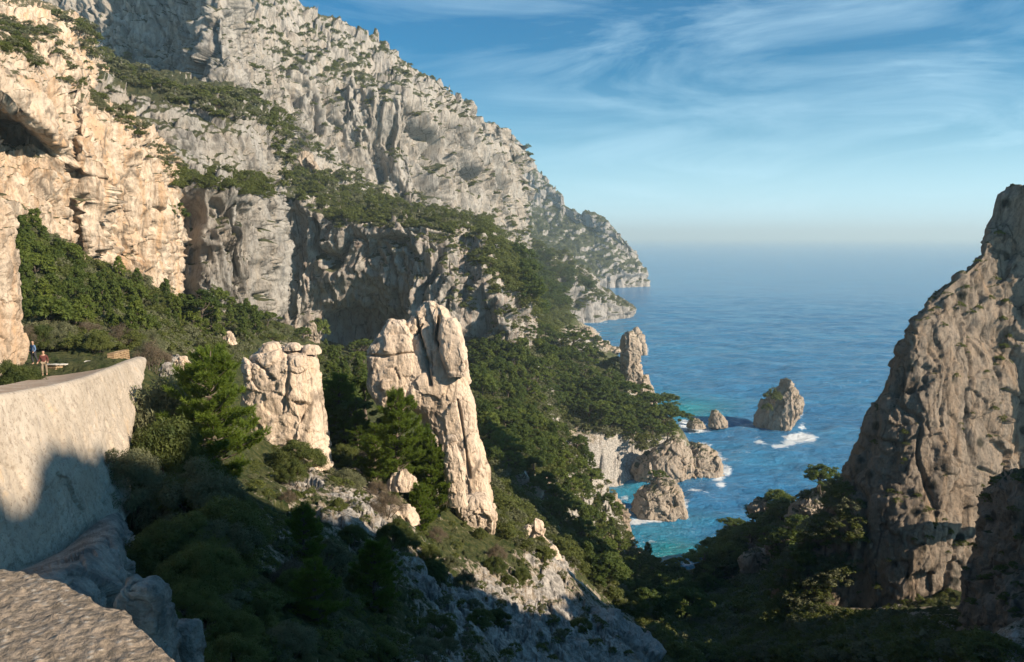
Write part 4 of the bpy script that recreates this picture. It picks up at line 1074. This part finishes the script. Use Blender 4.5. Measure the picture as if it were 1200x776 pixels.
def T_heropine(seed):
    r = np.random.default_rng(seed); parts = [tube([(0, 0, 0), (.012, .01, .3), (-.012, .0, .62), (.01, 0, .96)], [.024, .018, .011, .003], 8)]
    cs = []; ds = []
    for i in range(78):
        z = .07 + .88 * (i / 78) ** .95; w = (.35 * (1 - z) ** .6 + .03) * r.uniform(.5, 1.15) * (1 if z > .2 else .75); a = i * 2.4 + r.uniform(-.8, .8)
        o = np.array([0, 0, z - .05]); e = np.array([w * math.cos(a), w * math.sin(a), z + w * r.uniform(.0, .5)]); m = (o + e) / 2 - np.array([0, 0, .015])
        parts.append(tube([o, m, e], [.007, .004, .0015], 4))
        for k in range(int(12 + w * 75)):
            f = r.uniform(.2, 1) ** .6; p = o * (1 - f) + e * f; dd = e - o; dd /= np.linalg.norm(dd)
            sd = np.cross(dd, (0, 0, 1)) * r.choice([-1, 1]); off = r.uniform(0, .07) * (1.15 - f * .5)
            cs.append(p + sd * off + np.array([0, 0, r.uniform(-.012, .030)])); v = dd * .5 + sd * .5 + np.array([0, 0, .5]) + r.normal(size=3) * .25; ds.append(v / np.linalg.norm(v))
    return join(parts), tufts(r, np.array(cs), np.array(ds), .034, 30, .0024)
TPL = {}
def put_templates(kind, fn, cnt, mats, names, **k):
    TPL[kind] = []
    for i in range(cnt):
        (tv, tf), (cv, cf) = fn(1000 + i * 13 + len(kind), **k)
        TPL[kind].append(((tv, tf), (cv, cf)))
    TPL[kind + '/m'] = mats; TPL[kind + '/n'] = names; TPL[kind + '/o'] = [None] * cnt
put_templates('umbrella', T_umbrella, 5, (M_bark, M_pine_far), ('umbrella_pine', 'trunk', 'crown'))
put_templates('cone', T_cone, 5, (M_bark, M_pine_far), ('young_pine', 'trunk', 'crown'))
put_templates('round', T_round, 3, (M_bark, M_pine_far), ('round_pine', 'trunk', 'crown'))
put_templates('bush', T_bush, 5, (M_bark, M_bush), ('shrub', 'stems', 'foliage'))
put_templates('olivebush', T_bush, 3, (M_bark, M_olive), ('shrub', 'stems', 'foliage'))
put_templates('bigbush', T_bush, 4, (M_bark, M_bush), ('shrub', 'stems', 'foliage'), per=330, n=70, size=.026, narrow=.35)
put_templates('bigolive', T_bush, 3, (M_bark, M_olive), ('shrub', 'stems', 'foliage'), per=330, n=70, size=.024, narrow=.3)
put_templates('bigdry', T_bush, 2, (M_bark, M_dry), ('dry_shrub', 'stems', 'twigs'), per=200, n=60, size=.035, narrow=.10, flatz=1.0)
put_templates('hero', T_heropine, 3, (M_bark, M_pine), ('pine_tree', 'trunk', 'crown'))
def plant(kind, i, loc, h, wide, label, cat, group=None, rz=None):
    """the i-th kind of plant, standing at loc; its first use builds it, later uses copy it and its parts"""
    n = len(TPL[kind]); i %= n; names = TPL[kind + '/n']; mats = TPL[kind + '/m']
    root = empty(names[0], loc, random.uniform(0, 6.283) if rz is None else rz)
    root.scale = (h * wide, h * wide, h)
    tag(root, label, cat, group)
    src = TPL[kind + '/o'][i]
    if src is None:
        (tv, tf), (cv, cf) = TPL[kind][i]
        a = mesh_obj(names[1], tv, tf, mats[0], root); b = mesh_obj(names[2], cv, cf, mats[1], root, smooth=False)
        TPL[kind + '/o'][i] = (a, b)
    else:
        for s_ in src:
            c = s_.copy(); COL.objects.link(c); c.parent = root
    return root

bpy.context.view_layer.update()
DG = bpy.context.evaluated_depsgraph_get()
def in_poly(x, y, poly):
    c = False; n = len(poly)
    for i in range(n):
        x0, y0 = poly[i]; x1, y1 = poly[i - 1]
        if (y0 > y) != (y1 > y) and x < (x1 - x0) * (y - y0) / (y1 - y0) + x0: c = not c
    return c
def hit(px, py):
    x, y, z = ray(px, py)
    ok, loc, nrm, idx, ob, _ = SC.ray_cast(DG, (0, 0, CAM_Z), Vector((float(x), float(y), float(z))).normalized())
    if not ok: return None
    return loc, nrm, ob
LAND = {o.name for o in BVH_SRC}
def spots(poly, n, seed, minz=.35, dist=None, maxD=None, minD=None):
    """n rooting places on land inside an area, kept apart"""
    r = random.Random(seed); xs = [p[0] for p in poly]; ys = [p[1] for p in poly]; out = []; tries = 0
    grid = {}
    while len(out) < n and tries < n * 40:
        tries += 1
        x = r.uniform(min(xs), max(xs)); y = r.uniform(min(ys), max(ys))
        if not in_poly(x, y, poly): continue
        h = hit(x, y)
        if h is None or h[2].name not in LAND or h[1].z < minz or h[0].z < .6: continue
        D = h[0].y
        if (maxD and D > maxD) or (minD and D < minD): continue
        if dist and any((x - a) ** 2 + (y - b) ** 2 < (dist * .6) ** 2 for a, b in grid.values() if abs(a - x) < dist): continue
        grid[len(out)] = (x, y)
        out.append((x, y, h[0].copy(), D, r.random(), r.random()))
    return out
GROWN = []
COUNT = {'pine': 0, 'bush': 0}
STUFF = {'pine': [], 'bush': [], 'olive': []}     # what remains past the largest ones, per material
def grow(poly, n, seed, kinds, hr, where, group, cat='pine tree', wide=(.9, 1.25), minz=.3, dist=None, stuff=0, sunk=.06, desc=None, **k):
    sp = spots(poly, n + stuff, seed, minz, dist, **k)
    adj = ('lower and paler', 'taller and darker')
    for j, (x, y, loc, D, a, b) in enumerate(sp):
        kind = kinds[int(a * len(kinds)) % len(kinds)]; h = hr[0] + (hr[1] - hr[0]) * b ** 1.3
        wd = wide[0] + (wide[1] - wide[0]) * ((a * 7) % 1)
        if j < n:
            GROWN.append((kind, h, x, y, plant(kind, int(a * 997), (loc.x, loc.y, loc.z - sunk * h), h, wd, (desc or NAMES[kind]) + ' ' + where, cat, group)))
            COUNT['pine' if cat == 'pine tree' else 'bush'] += 1
        else:
            STUFF['pine' if cat == 'pine tree' else ('olive' if 'olive' in kind else 'bush')].append((kind, int(a * 997), loc, h, wd, b * 6.28))
NAMES = {'umbrella': 'flat-crowned pine', 'cone': 'pointed young pine', 'round': 'round-crowned pine', 'bush': 'low green shrub', 'olivebush': 'grey-green shrub',
         'bigbush': 'dense leafy shrub', 'bigolive': 'grey-green leafy shrub', 'bigdry': 'brown half-bare shrub', 'hero': 'feathery bright green pine'}

# woods, from the near ones outwards (areas read off the hillside)
grow([(20,258),(60,275),(130,330),(200,352),(215,400),(180,412),(30,402),(15,330)], 62, 11, ['cone', 'cone', 'cone', 'round'], (2.8, 5.2), 'in the upper wood below the overhanging cliff', 'pines below the overhanging cliff', stuff=0, dist=9, wide=(.8, 1.15))
grow([(200,352),(310,372),(400,408),(436,430),(430,520),(385,520),(380,410),(290,400),(215,400)], 40, 12, ['cone', 'cone', 'round', 'umbrella'], (4.0, 7.5), 'on the slope between the banded cliff and the squat pinnacle', 'pines behind the squat pinnacle', stuff=0, dist=10, wide=(1, 1.35))
grow([(395,405),(470,420),(620,412),(650,470),(560,470),(560,430),(430,430)], 34, 13, ['umbrella', 'round', 'cone'], (6, 10), 'at the foot of the cave cliff', 'pines at the foot of the cave cliff', stuff=30, dist=9, wide=(.9, 1.2))
grow([(560,420),(650,470),(690,540),(735,600),(700,620),(640,600),(580,560),(560,500)], 52, 14, ['umbrella', 'round', 'round', 'cone'], (4.6, 8.0), 'on the near wooded spur above the cove', 'pines on the near wooded spur', stuff=60, dist=9, wide=(1, 1.35))
grow([(620,395),(700,395),(735,460),(790,490),(800,505),(740,520),(650,480),(630,440)], 50, 15, ['umbrella', 'umbrella', 'round'], (7, 11.5), 'on the wooded headland behind the cove', 'pines on the wooded headland', stuff=60, dist=9, wide=(1, 1.4))
grow([(640,600),(735,625),(800,668),(840,690),(800,735),(760,740),(700,690),(655,640)], 38, 16, ['umbrella', 'round', 'cone'], (5.0, 8.0), 'on the lower slope running down to the cove', 'pines on the lower slope by the cove', stuff=20, dist=12, wide=(1, 1.35))
grow([(822,665),(850,632),(900,600),(985,560),(1000,585),(960,640),(880,670),(830,690)], 30, 17, ['umbrella', 'round', 'round'], (5.5, 8.5), 'on the right-hand slope above the water', 'pines on the right-hand slope', stuff=0, dist=12, minD=145, wide=(1.1, 1.5))
grow([(600,300),(640,300),(700,345),(650,372),(625,380),(605,330)], 0, 18, ['round', 'umbrella'], (9, 15), '', 'x', stuff=120, wide=(1, 1.4))
# shrubs
grow([(15,262),(130,320),(310,372),(430,430),(420,520),(385,440),(170,415),(20,410)], 40, 21, ['bush', 'olivebush'], (1.0, 2.2), 'between the pines under the sunlit cliffs', 'shrubs under the sunlit cliffs', 'shrub', stuff=900, wide=(.9, 1.5))
grow([(560,420),(650,470),(690,540),(735,600),(800,668),(840,690),(780,760),(700,690),(580,590),(556,500)], 40, 22, ['bush', 'olivebush', 'bush'], (1.2, 2.6), 'on the near wooded spur above the cove', 'shrubs on the near wooded spur', 'shrub', stuff=1300, wide=(.9, 1.6))
grow([(560,400),(700,395),(735,460),(800,500),(760,530),(650,490),(560,440)], 0, 23, ['bush', 'olivebush'], (1.8, 3.6), '', 'x', 'shrub', stuff=800, wide=(1, 1.7))
grow([(822,665),(900,600),(990,560),(1010,640),(960,720),(1100,740),(1190,776),(800,776),(760,760)], 40, 24, ['bush', 'bush', 'olivebush'], (1.0, 2.4), 'on the dark right-hand slope', 'shrubs on the dark right-hand slope', 'shrub', stuff=1100, wide=(1, 1.7))
grow([(560,250),(640,250),(700,340),(720,352),(640,395),(560,300)], 0, 25, ['bush'], (3, 6), '', 'x', 'shrub', stuff=700, wide=(1, 1.7))
# ledges of the cliffs
grow([(100,20),(200,100),(300,110),(420,200),(560,250),(600,300),(560,290),(400,270),(320,225),(325,160),(200,120),(110,80),(60,20)], 30, 26, ['bush', 'olivebush'], (1.6, 3.6), 'on the green ledge between the upper cliffs', 'shrubs on the upper ledges', 'shrub', stuff=600, wide=(1, 1.6), minz=.45)
grow([(290,-5),(480,60),(600,160),(610,260),(420,180),(290,100)], 0, 27, ['bush'], (1.4, 3.2), '', 'x', 'shrub', stuff=420, wide=(1, 1.6), minz=.68)
grow([(0,20),(70,40),(200,180),(320,210),(320,235),(200,215),(100,110),(0,60)], 14, 28, ['bush', 'olivebush'], (.8, 1.8), 'on the broken top of the overhanging cliff', 'shrubs on top of the overhanging cliff', 'shrub', stuff=200, wide=(1, 1.5), minz=.5)
grow([(460,260),(560,262),(620,360),(622,400),(560,390),(480,300)], 0, 29, ['bush'], (1.2, 2.8), '', 'x', 'shrub', stuff=160, wide=(1, 1.5), minz=.45)
grow([(600,150),(720,260),(765,335),(620,330)], 0, 30, ['bush'], (3, 6), '', 'x', 'shrub', stuff=300, wide=(1, 1.7), minz=.5)
grow([(960,640),(1060,400),(1190,250),(1200,720),(1000,735)], 0, 31, ['bush'], (.4, 1.0), '', 'x', 'shrub', stuff=110, wide=(1, 1.6), minz=.5)
grow([(322,120),(350,160),(400,190),(470,238),(560,252),(600,290),(560,275),(400,262),(330,225),(318,160)], 0, 53, ['bush', 'cone', 'bush'], (2.0, 5.0), '', 'x', 'shrub', stuff=330, wide=(1, 1.5), minz=.35)
grow([(200,196),(320,205),(320,235),(200,222)], 0, 54, ['bush'], (1.0, 2.4), '', 'x', 'shrub', stuff=220, wide=(1, 1.6), minz=.4)
# near slope in front of the pinnacles
grow([(300,500),(420,540),(560,600),(640,600),(690,660),(780,776),(180,776),(160,640)], 0, 51, ['bush', 'olivebush', 'bush'], (.3, .8), '', 'x', 'shrub', stuff=420, wide=(.9, 1.6), minD=14)
grow([(560,500),(640,560),(700,640),(640,660),(580,620)], 0, 52, ['bush', 'olivebush', 'bush'], (.5, 1.4), '', 'x', 'shrub', stuff=350, wide=(.9, 1.6), minD=60)
grow([(170,600),(300,520),(420,540),(560,600),(640,660),(600,700),(300,700),(200,720),(160,680)], 38, 41, ['bigbush', 'bigolive', 'bigbush', 'bigdry'], (1.0, 2.1), 'on the stony slope below the two pinnacles', 'shrubs on the stony slope', 'shrub', wide=(.8, 1.15), stuff=0, dist=16, minD=15)
grow([(200,700),(640,680),(770,776),(180,776)], 18, 42, ['bigbush', 'bigolive', 'bigbush'], (.8, 1.7), 'in the deep shade at the bottom of the picture', 'shrubs in deep shade', 'shrub', wide=(.9, 1.3), dist=22, minD=12)
grow([(380,450),(440,450),(530,480),(520,560),(420,560),(385,530)], 16, 43, ['bigbush', 'bigdry', 'bigolive'], (1.6, 3.0), 'in the dark hollow between the two pinnacles', 'shrubs between the pinnacles', 'shrub', wide=(.8, 1.1), dist=16, maxD=140)
grow([(20,405),(100,402),(170,412),(215,418),(200,440),(150,420),(100,415),(30,415)], 12, 44, ['bigbush', 'bigolive', 'bigdry'], (1.8, 3.0), 'behind the bend of the path', 'shrubs behind the path', 'shrub', wide=(.8, 1.1), dist=10, minD=45)
print('woods', COUNT, {k: len(v) for k, v in STUFF.items()}, round(time.time() - T0, 1))

# single plants that stand out
def single(kind, i, px, py, D, h, wide, label, cat, rz=None, sink=.04, top=None):
    q = P(px, py, D); q2 = hit_down(q); z = q2 if q2 is not None else float(q[2])
    if top: h = (float(P(px, top, D)[2]) - z) / (.97 - sink)
    return plant(kind, i, (float(q[0]), float(q[1]), z - sink * h), h, wide, label, cat, rz=rz)
def hit_down(q):
    ok, loc, nrm, idx, ob, _ = SC.ray_cast(DG, (float(q[0]), float(q[1]), float(q[2]) + 12), Vector((0, 0, -1)))
    return loc.z if ok and abs(loc.z - q[2]) < 9 else None
single('hero', 0, 252, 560, 42, 8.2, 1.05, 'largest near pine, bright feathery needles, right of the retaining wall', 'pine tree', .6)
single('hero', 1, 214, 560, 45, 5.6, 1.1, 'smaller dark pine crowding the left side of the largest near pine', 'pine tree')
single('hero', 2, 466, 528, 71, 6.3, .95, 'bright pointed pine in front of the left foot of the cracked spire', 'pine tree', top=457)
single('hero', 0, 492, 598, 66, 4.6, 1.1, 'small dark pine below the leaning boulder', 'pine tree')
single('hero', 1, 440, 705, 36, 3.9, 1.15, 'dark young pine in shade at the bottom centre', 'pine tree')
single('hero', 2, 372, 770, 27, 2.6, 1.3, 'small vivid green pine at the bottom of the picture', 'pine tree')
single('hero', 1, 358, 690, 36, 3.0, 1.2, 'small shaded pine left of the scree', 'pine tree')
single('hero', 0, 520, 505, 88, 5.0, 1.0, 'dark pine in the shade of the leaning spire', 'pine tree')
single('hero', 2, 420, 530, 84, 4.6, 1.1, 'dark pine between the squat pinnacle and the bright pointed pine', 'pine tree')
single('hero', 1, 440, 540, 75, 7, 1.0, 'dark pine under the overhanging left edge of the cracked spire', 'pine tree', top=498)
single('hero', 0, 496, 560, 76, 7.0, .8, 'tall dark pine filling the shade below the head of the cracked spire', 'pine tree', top=500)
single('hero', 2, 506, 575, 75, 6.0, 1.0, 'dark pine pressed against the shaded flank of the leaning spire', 'pine tree', top=515)
single('hero', 2, 400, 560, 90, 7.5, 1.3, 'dark pine just right of the squat pinnacle', 'pine tree')
single('round', 1, 430, 545, 96, 8.0, 1.2, 'round dark pine in the hollow behind the two pinnacles', 'pine tree')
single('umbrella', 0, 205, 330, 150, 8.0, .9, 'lone flat-crowned pine growing at the foot of the right corner of the overhanging cliff', 'pine tree')
single('round', 0, 374, 392, 300, 15.5, .85, 'lone round pine standing against the dark cave', 'pine tree')
single('bigbush', 0, 18, 462, 42, 2.5, .85, 'round green bush on the path edge in front of the orange pillar', 'shrub')
single('bigolive', 0, 184, 505, 44, 3.2, .62, 'tall olive-green bush against the sunlit end of the retaining wall', 'shrub', top=428, sink=.3)
single('bigolive', 1, 152, 625, 33, 3.4, .8, 'big grey-green bush below the wall, its top in the sun', 'shrub', top=518, sink=.3)
single('bigbush', 2, 200, 600, 38, 3, .7, 'leafy green bush between the olive-green bush and the largest near pine', 'shrub', top=480, sink=.3)
single('bigolive', 2, 232, 610, 33, 3.0, .95, 'big grey-green bush under the largest near pine', 'shrub', top=536, sink=.3)
single('bigbush', 2, 265, 660, 29, 2.6, 1.0, 'wide dark bush in the shade left of the scree', 'shrub')
single('bigbush', 3, 190, 680, 26, 2.4, 1.0, 'dark bush at the foot of the shaded wall', 'shrub')
single('bigbush', 0, 265, 765, 20, 1.4, 1.1, 'low dark bush just right of the stone piers', 'shrub')
single('bigdry', 0, 178, 425, 62, 3.0, .8, 'brown bare-twigged bush behind the end of the retaining wall', 'shrub')
single('bigbush', 1, 350, 575, 62, 2.9, 1.2, 'broad sunlit green bush at the foot of the squat pinnacle', 'shrub')
single('bigolive', 2, 405, 560, 62, 2.4, 1.0, 'silvery bush right of the squat pinnacle\'s foot', 'shrub')
single('bigbush', 3, 562, 600, 76, 1.4, .9, 'small tuft of green growing on the foot of the cracked spire', 'shrub')
single('umbrella', 1, 770, 569, 274, 5.0, 1.5, 'flat little pine growing on the brown rock in the cove', 'pine tree')
single('umbrella', 2, 722, 470, 398, 13, 1.2, 'umbrella pine beside the slender brown stack', 'pine tree')
single('umbrella', 3, 782, 522, 312, 6, 1.6, 'low spreading pine on the big rock at the headland tip', 'pine tree')
single('bush', 0, 905, 470, 392, 8, .9, 'dark green scrub growing on the shoulder of the lone islet', 'shrub')
single('bush', 2, 899, 482, 388, 5, .9, 'lower green scrub on the near side of the lone islet', 'shrub')

# say which one each plant is: by size, kind and the landmark it grows nearest to
MARKS = [('the squat pinnacle', 332, 460), ('the cracked spire', 500, 420), ('the slender brown stack', 742, 425), ('the dark cave', 420, 388), ('the retaining wall end', 168, 428),
 ('the brown cove rock', 770, 587), ('the headland tip', 820, 545), ('the curved rock fin', 645, 650), ('the pitted cliff foot', 1000, 700),
 ('the dark overhang', 28, 140), ('the overhanging cliff corner', 198, 250), ('the orange pillar', 8, 350), ('the stone piers', 190, 730), ('the largest near pine', 252, 480),
 ('the bottom outcrop', 650, 765), ('the leaning boulder', 533, 545), ('the grey gully knoll', 360, 198), ('the shaded upper wall', 200, 60), ('the last visible water', 800, 662),
 ('the pale cove corner rock', 715, 605)]
med = {}
for k_, h, x, y, o in GROWN: med.setdefault(k_, []).append(h)
med = {k_: sorted(v)[len(v) // 2] for k_, v in med.items()}
fam = {}
for k_, h, x, y, o in GROWN:
    x, y = float(x), float(y)
    mk = min(MARKS, key=lambda m_: (m_[1] - x) ** 2 + (m_[2] - y) ** 2); dx, dy = x - mk[1], y - mk[2]
    a_ = math.degrees(math.atan2(-dy, dx)) % 360
    dr = ['right of', 'up and right of', 'above', 'up and left of', 'left of', 'down and left of', 'below', 'down and right of'][int(((a_ + 22.5) % 360) // 45)]
    fam.setdefault(('large' if h >= med[k_] else 'small', NAMES[k_], dr, mk[0]), []).append((dx * dx + dy * dy, o))
ORD = ['nearest', 'second nearest', 'third nearest', 'fourth nearest', 'fifth nearest', 'sixth nearest', 'seventh nearest', 'eighth nearest', 'ninth nearest', 'tenth nearest', 'eleventh nearest', 'twelfth nearest']
for (sz_, nm_, dr, mk), v in fam.items():
    v.sort(key=lambda q: q[0])
    for i, (_, o) in enumerate(v):
        pre = '' if len(v) == 1 else (ORD[i] + ' ' if i < len(ORD) else 'outlying ')
        o['label'] = (pre + sz_ + ' ' + nm_ + ' ' + dr + ' ' + mk)
print('longest label', max(len(o['label'].split()) for _, _, _, _, o in GROWN), 'families', len(fam))

# everything past the largest: one object per kind of growth
def pack(name, items, mat, label, cat, thin):
    Vs = []; n = 0
    for (kind, i, loc, h, wd, rz) in items:
        V, Fc = TPL[kind][i % len(TPL[kind])][1]
        D = loc.y; keepf = 1.0 if D < 130 or h > 4 else (.6 if D < 260 else (.30 if D < 700 else .12)); grw = 1 / math.sqrt(keepf)
        k_ = int(len(Fc) * keepf * thin); T = V.reshape(-1, 3, 3)
        sel = rng.permutation(len(T))[:k_]; T = T[sel]
        if grw > 1.01:
            c = T.mean(1, keepdims=True); T = c + (T - c) * grw
        c_, s_ = math.cos(rz), math.sin(rz); M = np.array([[c_, -s_, 0], [s_, c_, 0], [0, 0, 1]]).T
        q = (T.reshape(-1, 3) * np.array([h * wd, h * wd, h])) @ M + np.array([loc.x, loc.y, loc.z - .06 * h])
        Vs.append(q.astype(np.float32))
    V = np.concatenate(Vs); o = mesh_obj(name, V, np.arange(len(V)).reshape(-1, 3), mat, smooth=False)
    print(name, len(V) // 3)
    return tag(o, label, cat, kind='stuff')
pack('far_wood', STUFF['pine'], M_pine_far, 'dark distant pine wood covering the slopes behind the nearer pines', 'wood', .7)
pack('scrub', STUFF['bush'], M_bush, 'low green scrub covering the hillsides and ledges', 'scrub', .55)
pack('grey_scrub', STUFF['olive'], M_olive, 'grey-green garrigue scrub scattered over the hillsides', 'scrub', .55)

# ------------------------------------------------------------------ HIKERS
def skin(name, verts, edges, radii, mat, parent, root=0):
    me = bpy.data.meshes.new(name); me.from_pydata(verts, edges, []); me.materials.append(mat)
    o = bpy.data.objects.new(name, me); COL.objects.link(o); o.parent = parent
    md = o.modifiers.new('skin', 'SKIN'); md.use_smooth_shade = True
    lay = me.skin_vertices[0] if me.skin_vertices else me.attributes.new('x', 'FLOAT', 'POINT')
    for i, r_ in enumerate(radii):
        me.skin_vertices[0].data[i].radius = (r_, r_) if not isinstance(r_, tuple) else r_
    me.skin_vertices[0].data[root].use_root = True
    sd = o.modifiers.new('sub', 'SUBSURF'); sd.levels = 1; sd.render_levels = 2
    return o
M_skin = plain_mat('skin', (.42, .26, .18), (.46, .29, .20), 5, .6, .05)
M_dark = plain_mat('dark_trousers', (.035, .035, .04), (.05, .05, .055), 9)
M_tan = plain_mat('tan_trousers', (.26, .20, .14), (.30, .24, .17), 9)
M_red = plain_mat('maroon_jacket', (.10, .035, .03), (.13, .045, .04), 9)
M_blue = plain_mat('blue_jacket', (.10, .16, .28), (.12, .19, .32), 9)
M_hair = plain_mat('dark_hair', (.02, .015, .01), (.035, .025, .018), 20)
def hiker(loc, rz, jm, tm, label, armout):
    root = empty('person', loc, rz); tag(root, label, 'person', 'hikers on the path'); 
    s = .0
    V = [(0, 0, .95), (0, 0, 1.15), (0, 0, 1.38), (0, 0, 1.50), (0, .01, 1.58), (0, .02, 1.68),
         (.10, 0, .90), (.12, .06, .50), (.12, -.02, .08), (.12, .12, .03), (-.10, 0, .90), (-.11, -.10, .50), (-.11, -.22, .10), (-.11, -.10, .03),
         (.18, 0, 1.40), (.25, -.04, 1.13), (.25 + armout, .16, .98), (.26 + armout, .22, .93), (-.18, 0, 1.40), (-.25, -.04, 1.13), (-.25, .14, .95), (-.25, .20, .90), (0, .02, 1.76)]
    E = [(0, 1), (1, 2), (2, 3), (3, 4), (4, 5), (5, 22), (0, 6), (6, 7), (7, 8), (8, 9), (0, 10), (10, 11), (11, 12), (12, 13), (2, 14), (14, 15), (15, 16), (16, 17), (2, 18), (18, 19), (19, 20), (20, 21)]
    R_ = [(.15, .11), (.13, .10), (.16, .11), .055, .07, .10, .095, .065, .045, .04, .095, .065, .045, .04, .06, .045, .035, .03, .06, .045, .035, .03, .06]
    skin('body', V, E, R_, M_skin, root)
    jv = [(0, 0, .92), (0, 0, 1.15), (0, 0, 1.38), (0, 0, 1.48), (.18, 0, 1.40), (.25, -.04, 1.13), (.25 + armout * .9, .14, .99), (-.18, 0, 1.40), (-.25, -.04, 1.13), (-.25, .12, .97)]
    skin('jacket', jv, [(0, 1), (1, 2), (2, 3), (2, 4), (4, 5), (5, 6), (2, 7), (7, 8), (8, 9)], [(.18, .135), (.16, .125), (.185, .13), .08, .08, .062, .05, .08, .062, .05], jm, root)
    tv = [(0, 0, .95), (.10, 0, .90), (.12, .06, .50), (.12, -.02, .12), (-.10, 0, .90), (-.11, -.10, .50), (-.11, -.22, .14)]
    skin('trousers', tv, [(0, 1), (1, 2), (2, 3), (0, 4), (4, 5), (5, 6)], [(.165, .125), .11, .08, .065, .11, .08, .065], tm, root)
    skin('hair', [(0, 0, 1.70), (0, -.005, 1.78)], [(0, 1)], [.105, .08], M_hair, root)
    return root
p1 = P(52.5, 440.5, 52.5); z1 = hit_down(p1) or float(p1[2])
hiker((float(p1[0]), float(p1[1]), z1), rad(205), M_red, M_tan, 'hiker in dark red jacket and tan trousers standing by the stone block', .10)
p2_ = P(41, 439, 55.5); z2 = hit_down(p2_) or float(p2_[2])
hiker((float(p2_[0]), float(p2_[1]), z2), rad(150), M_blue, M_dark, 'hiker in a light blue jacket half hidden behind the round bush', .02)
print('all', round(time.time() - T0, 1))
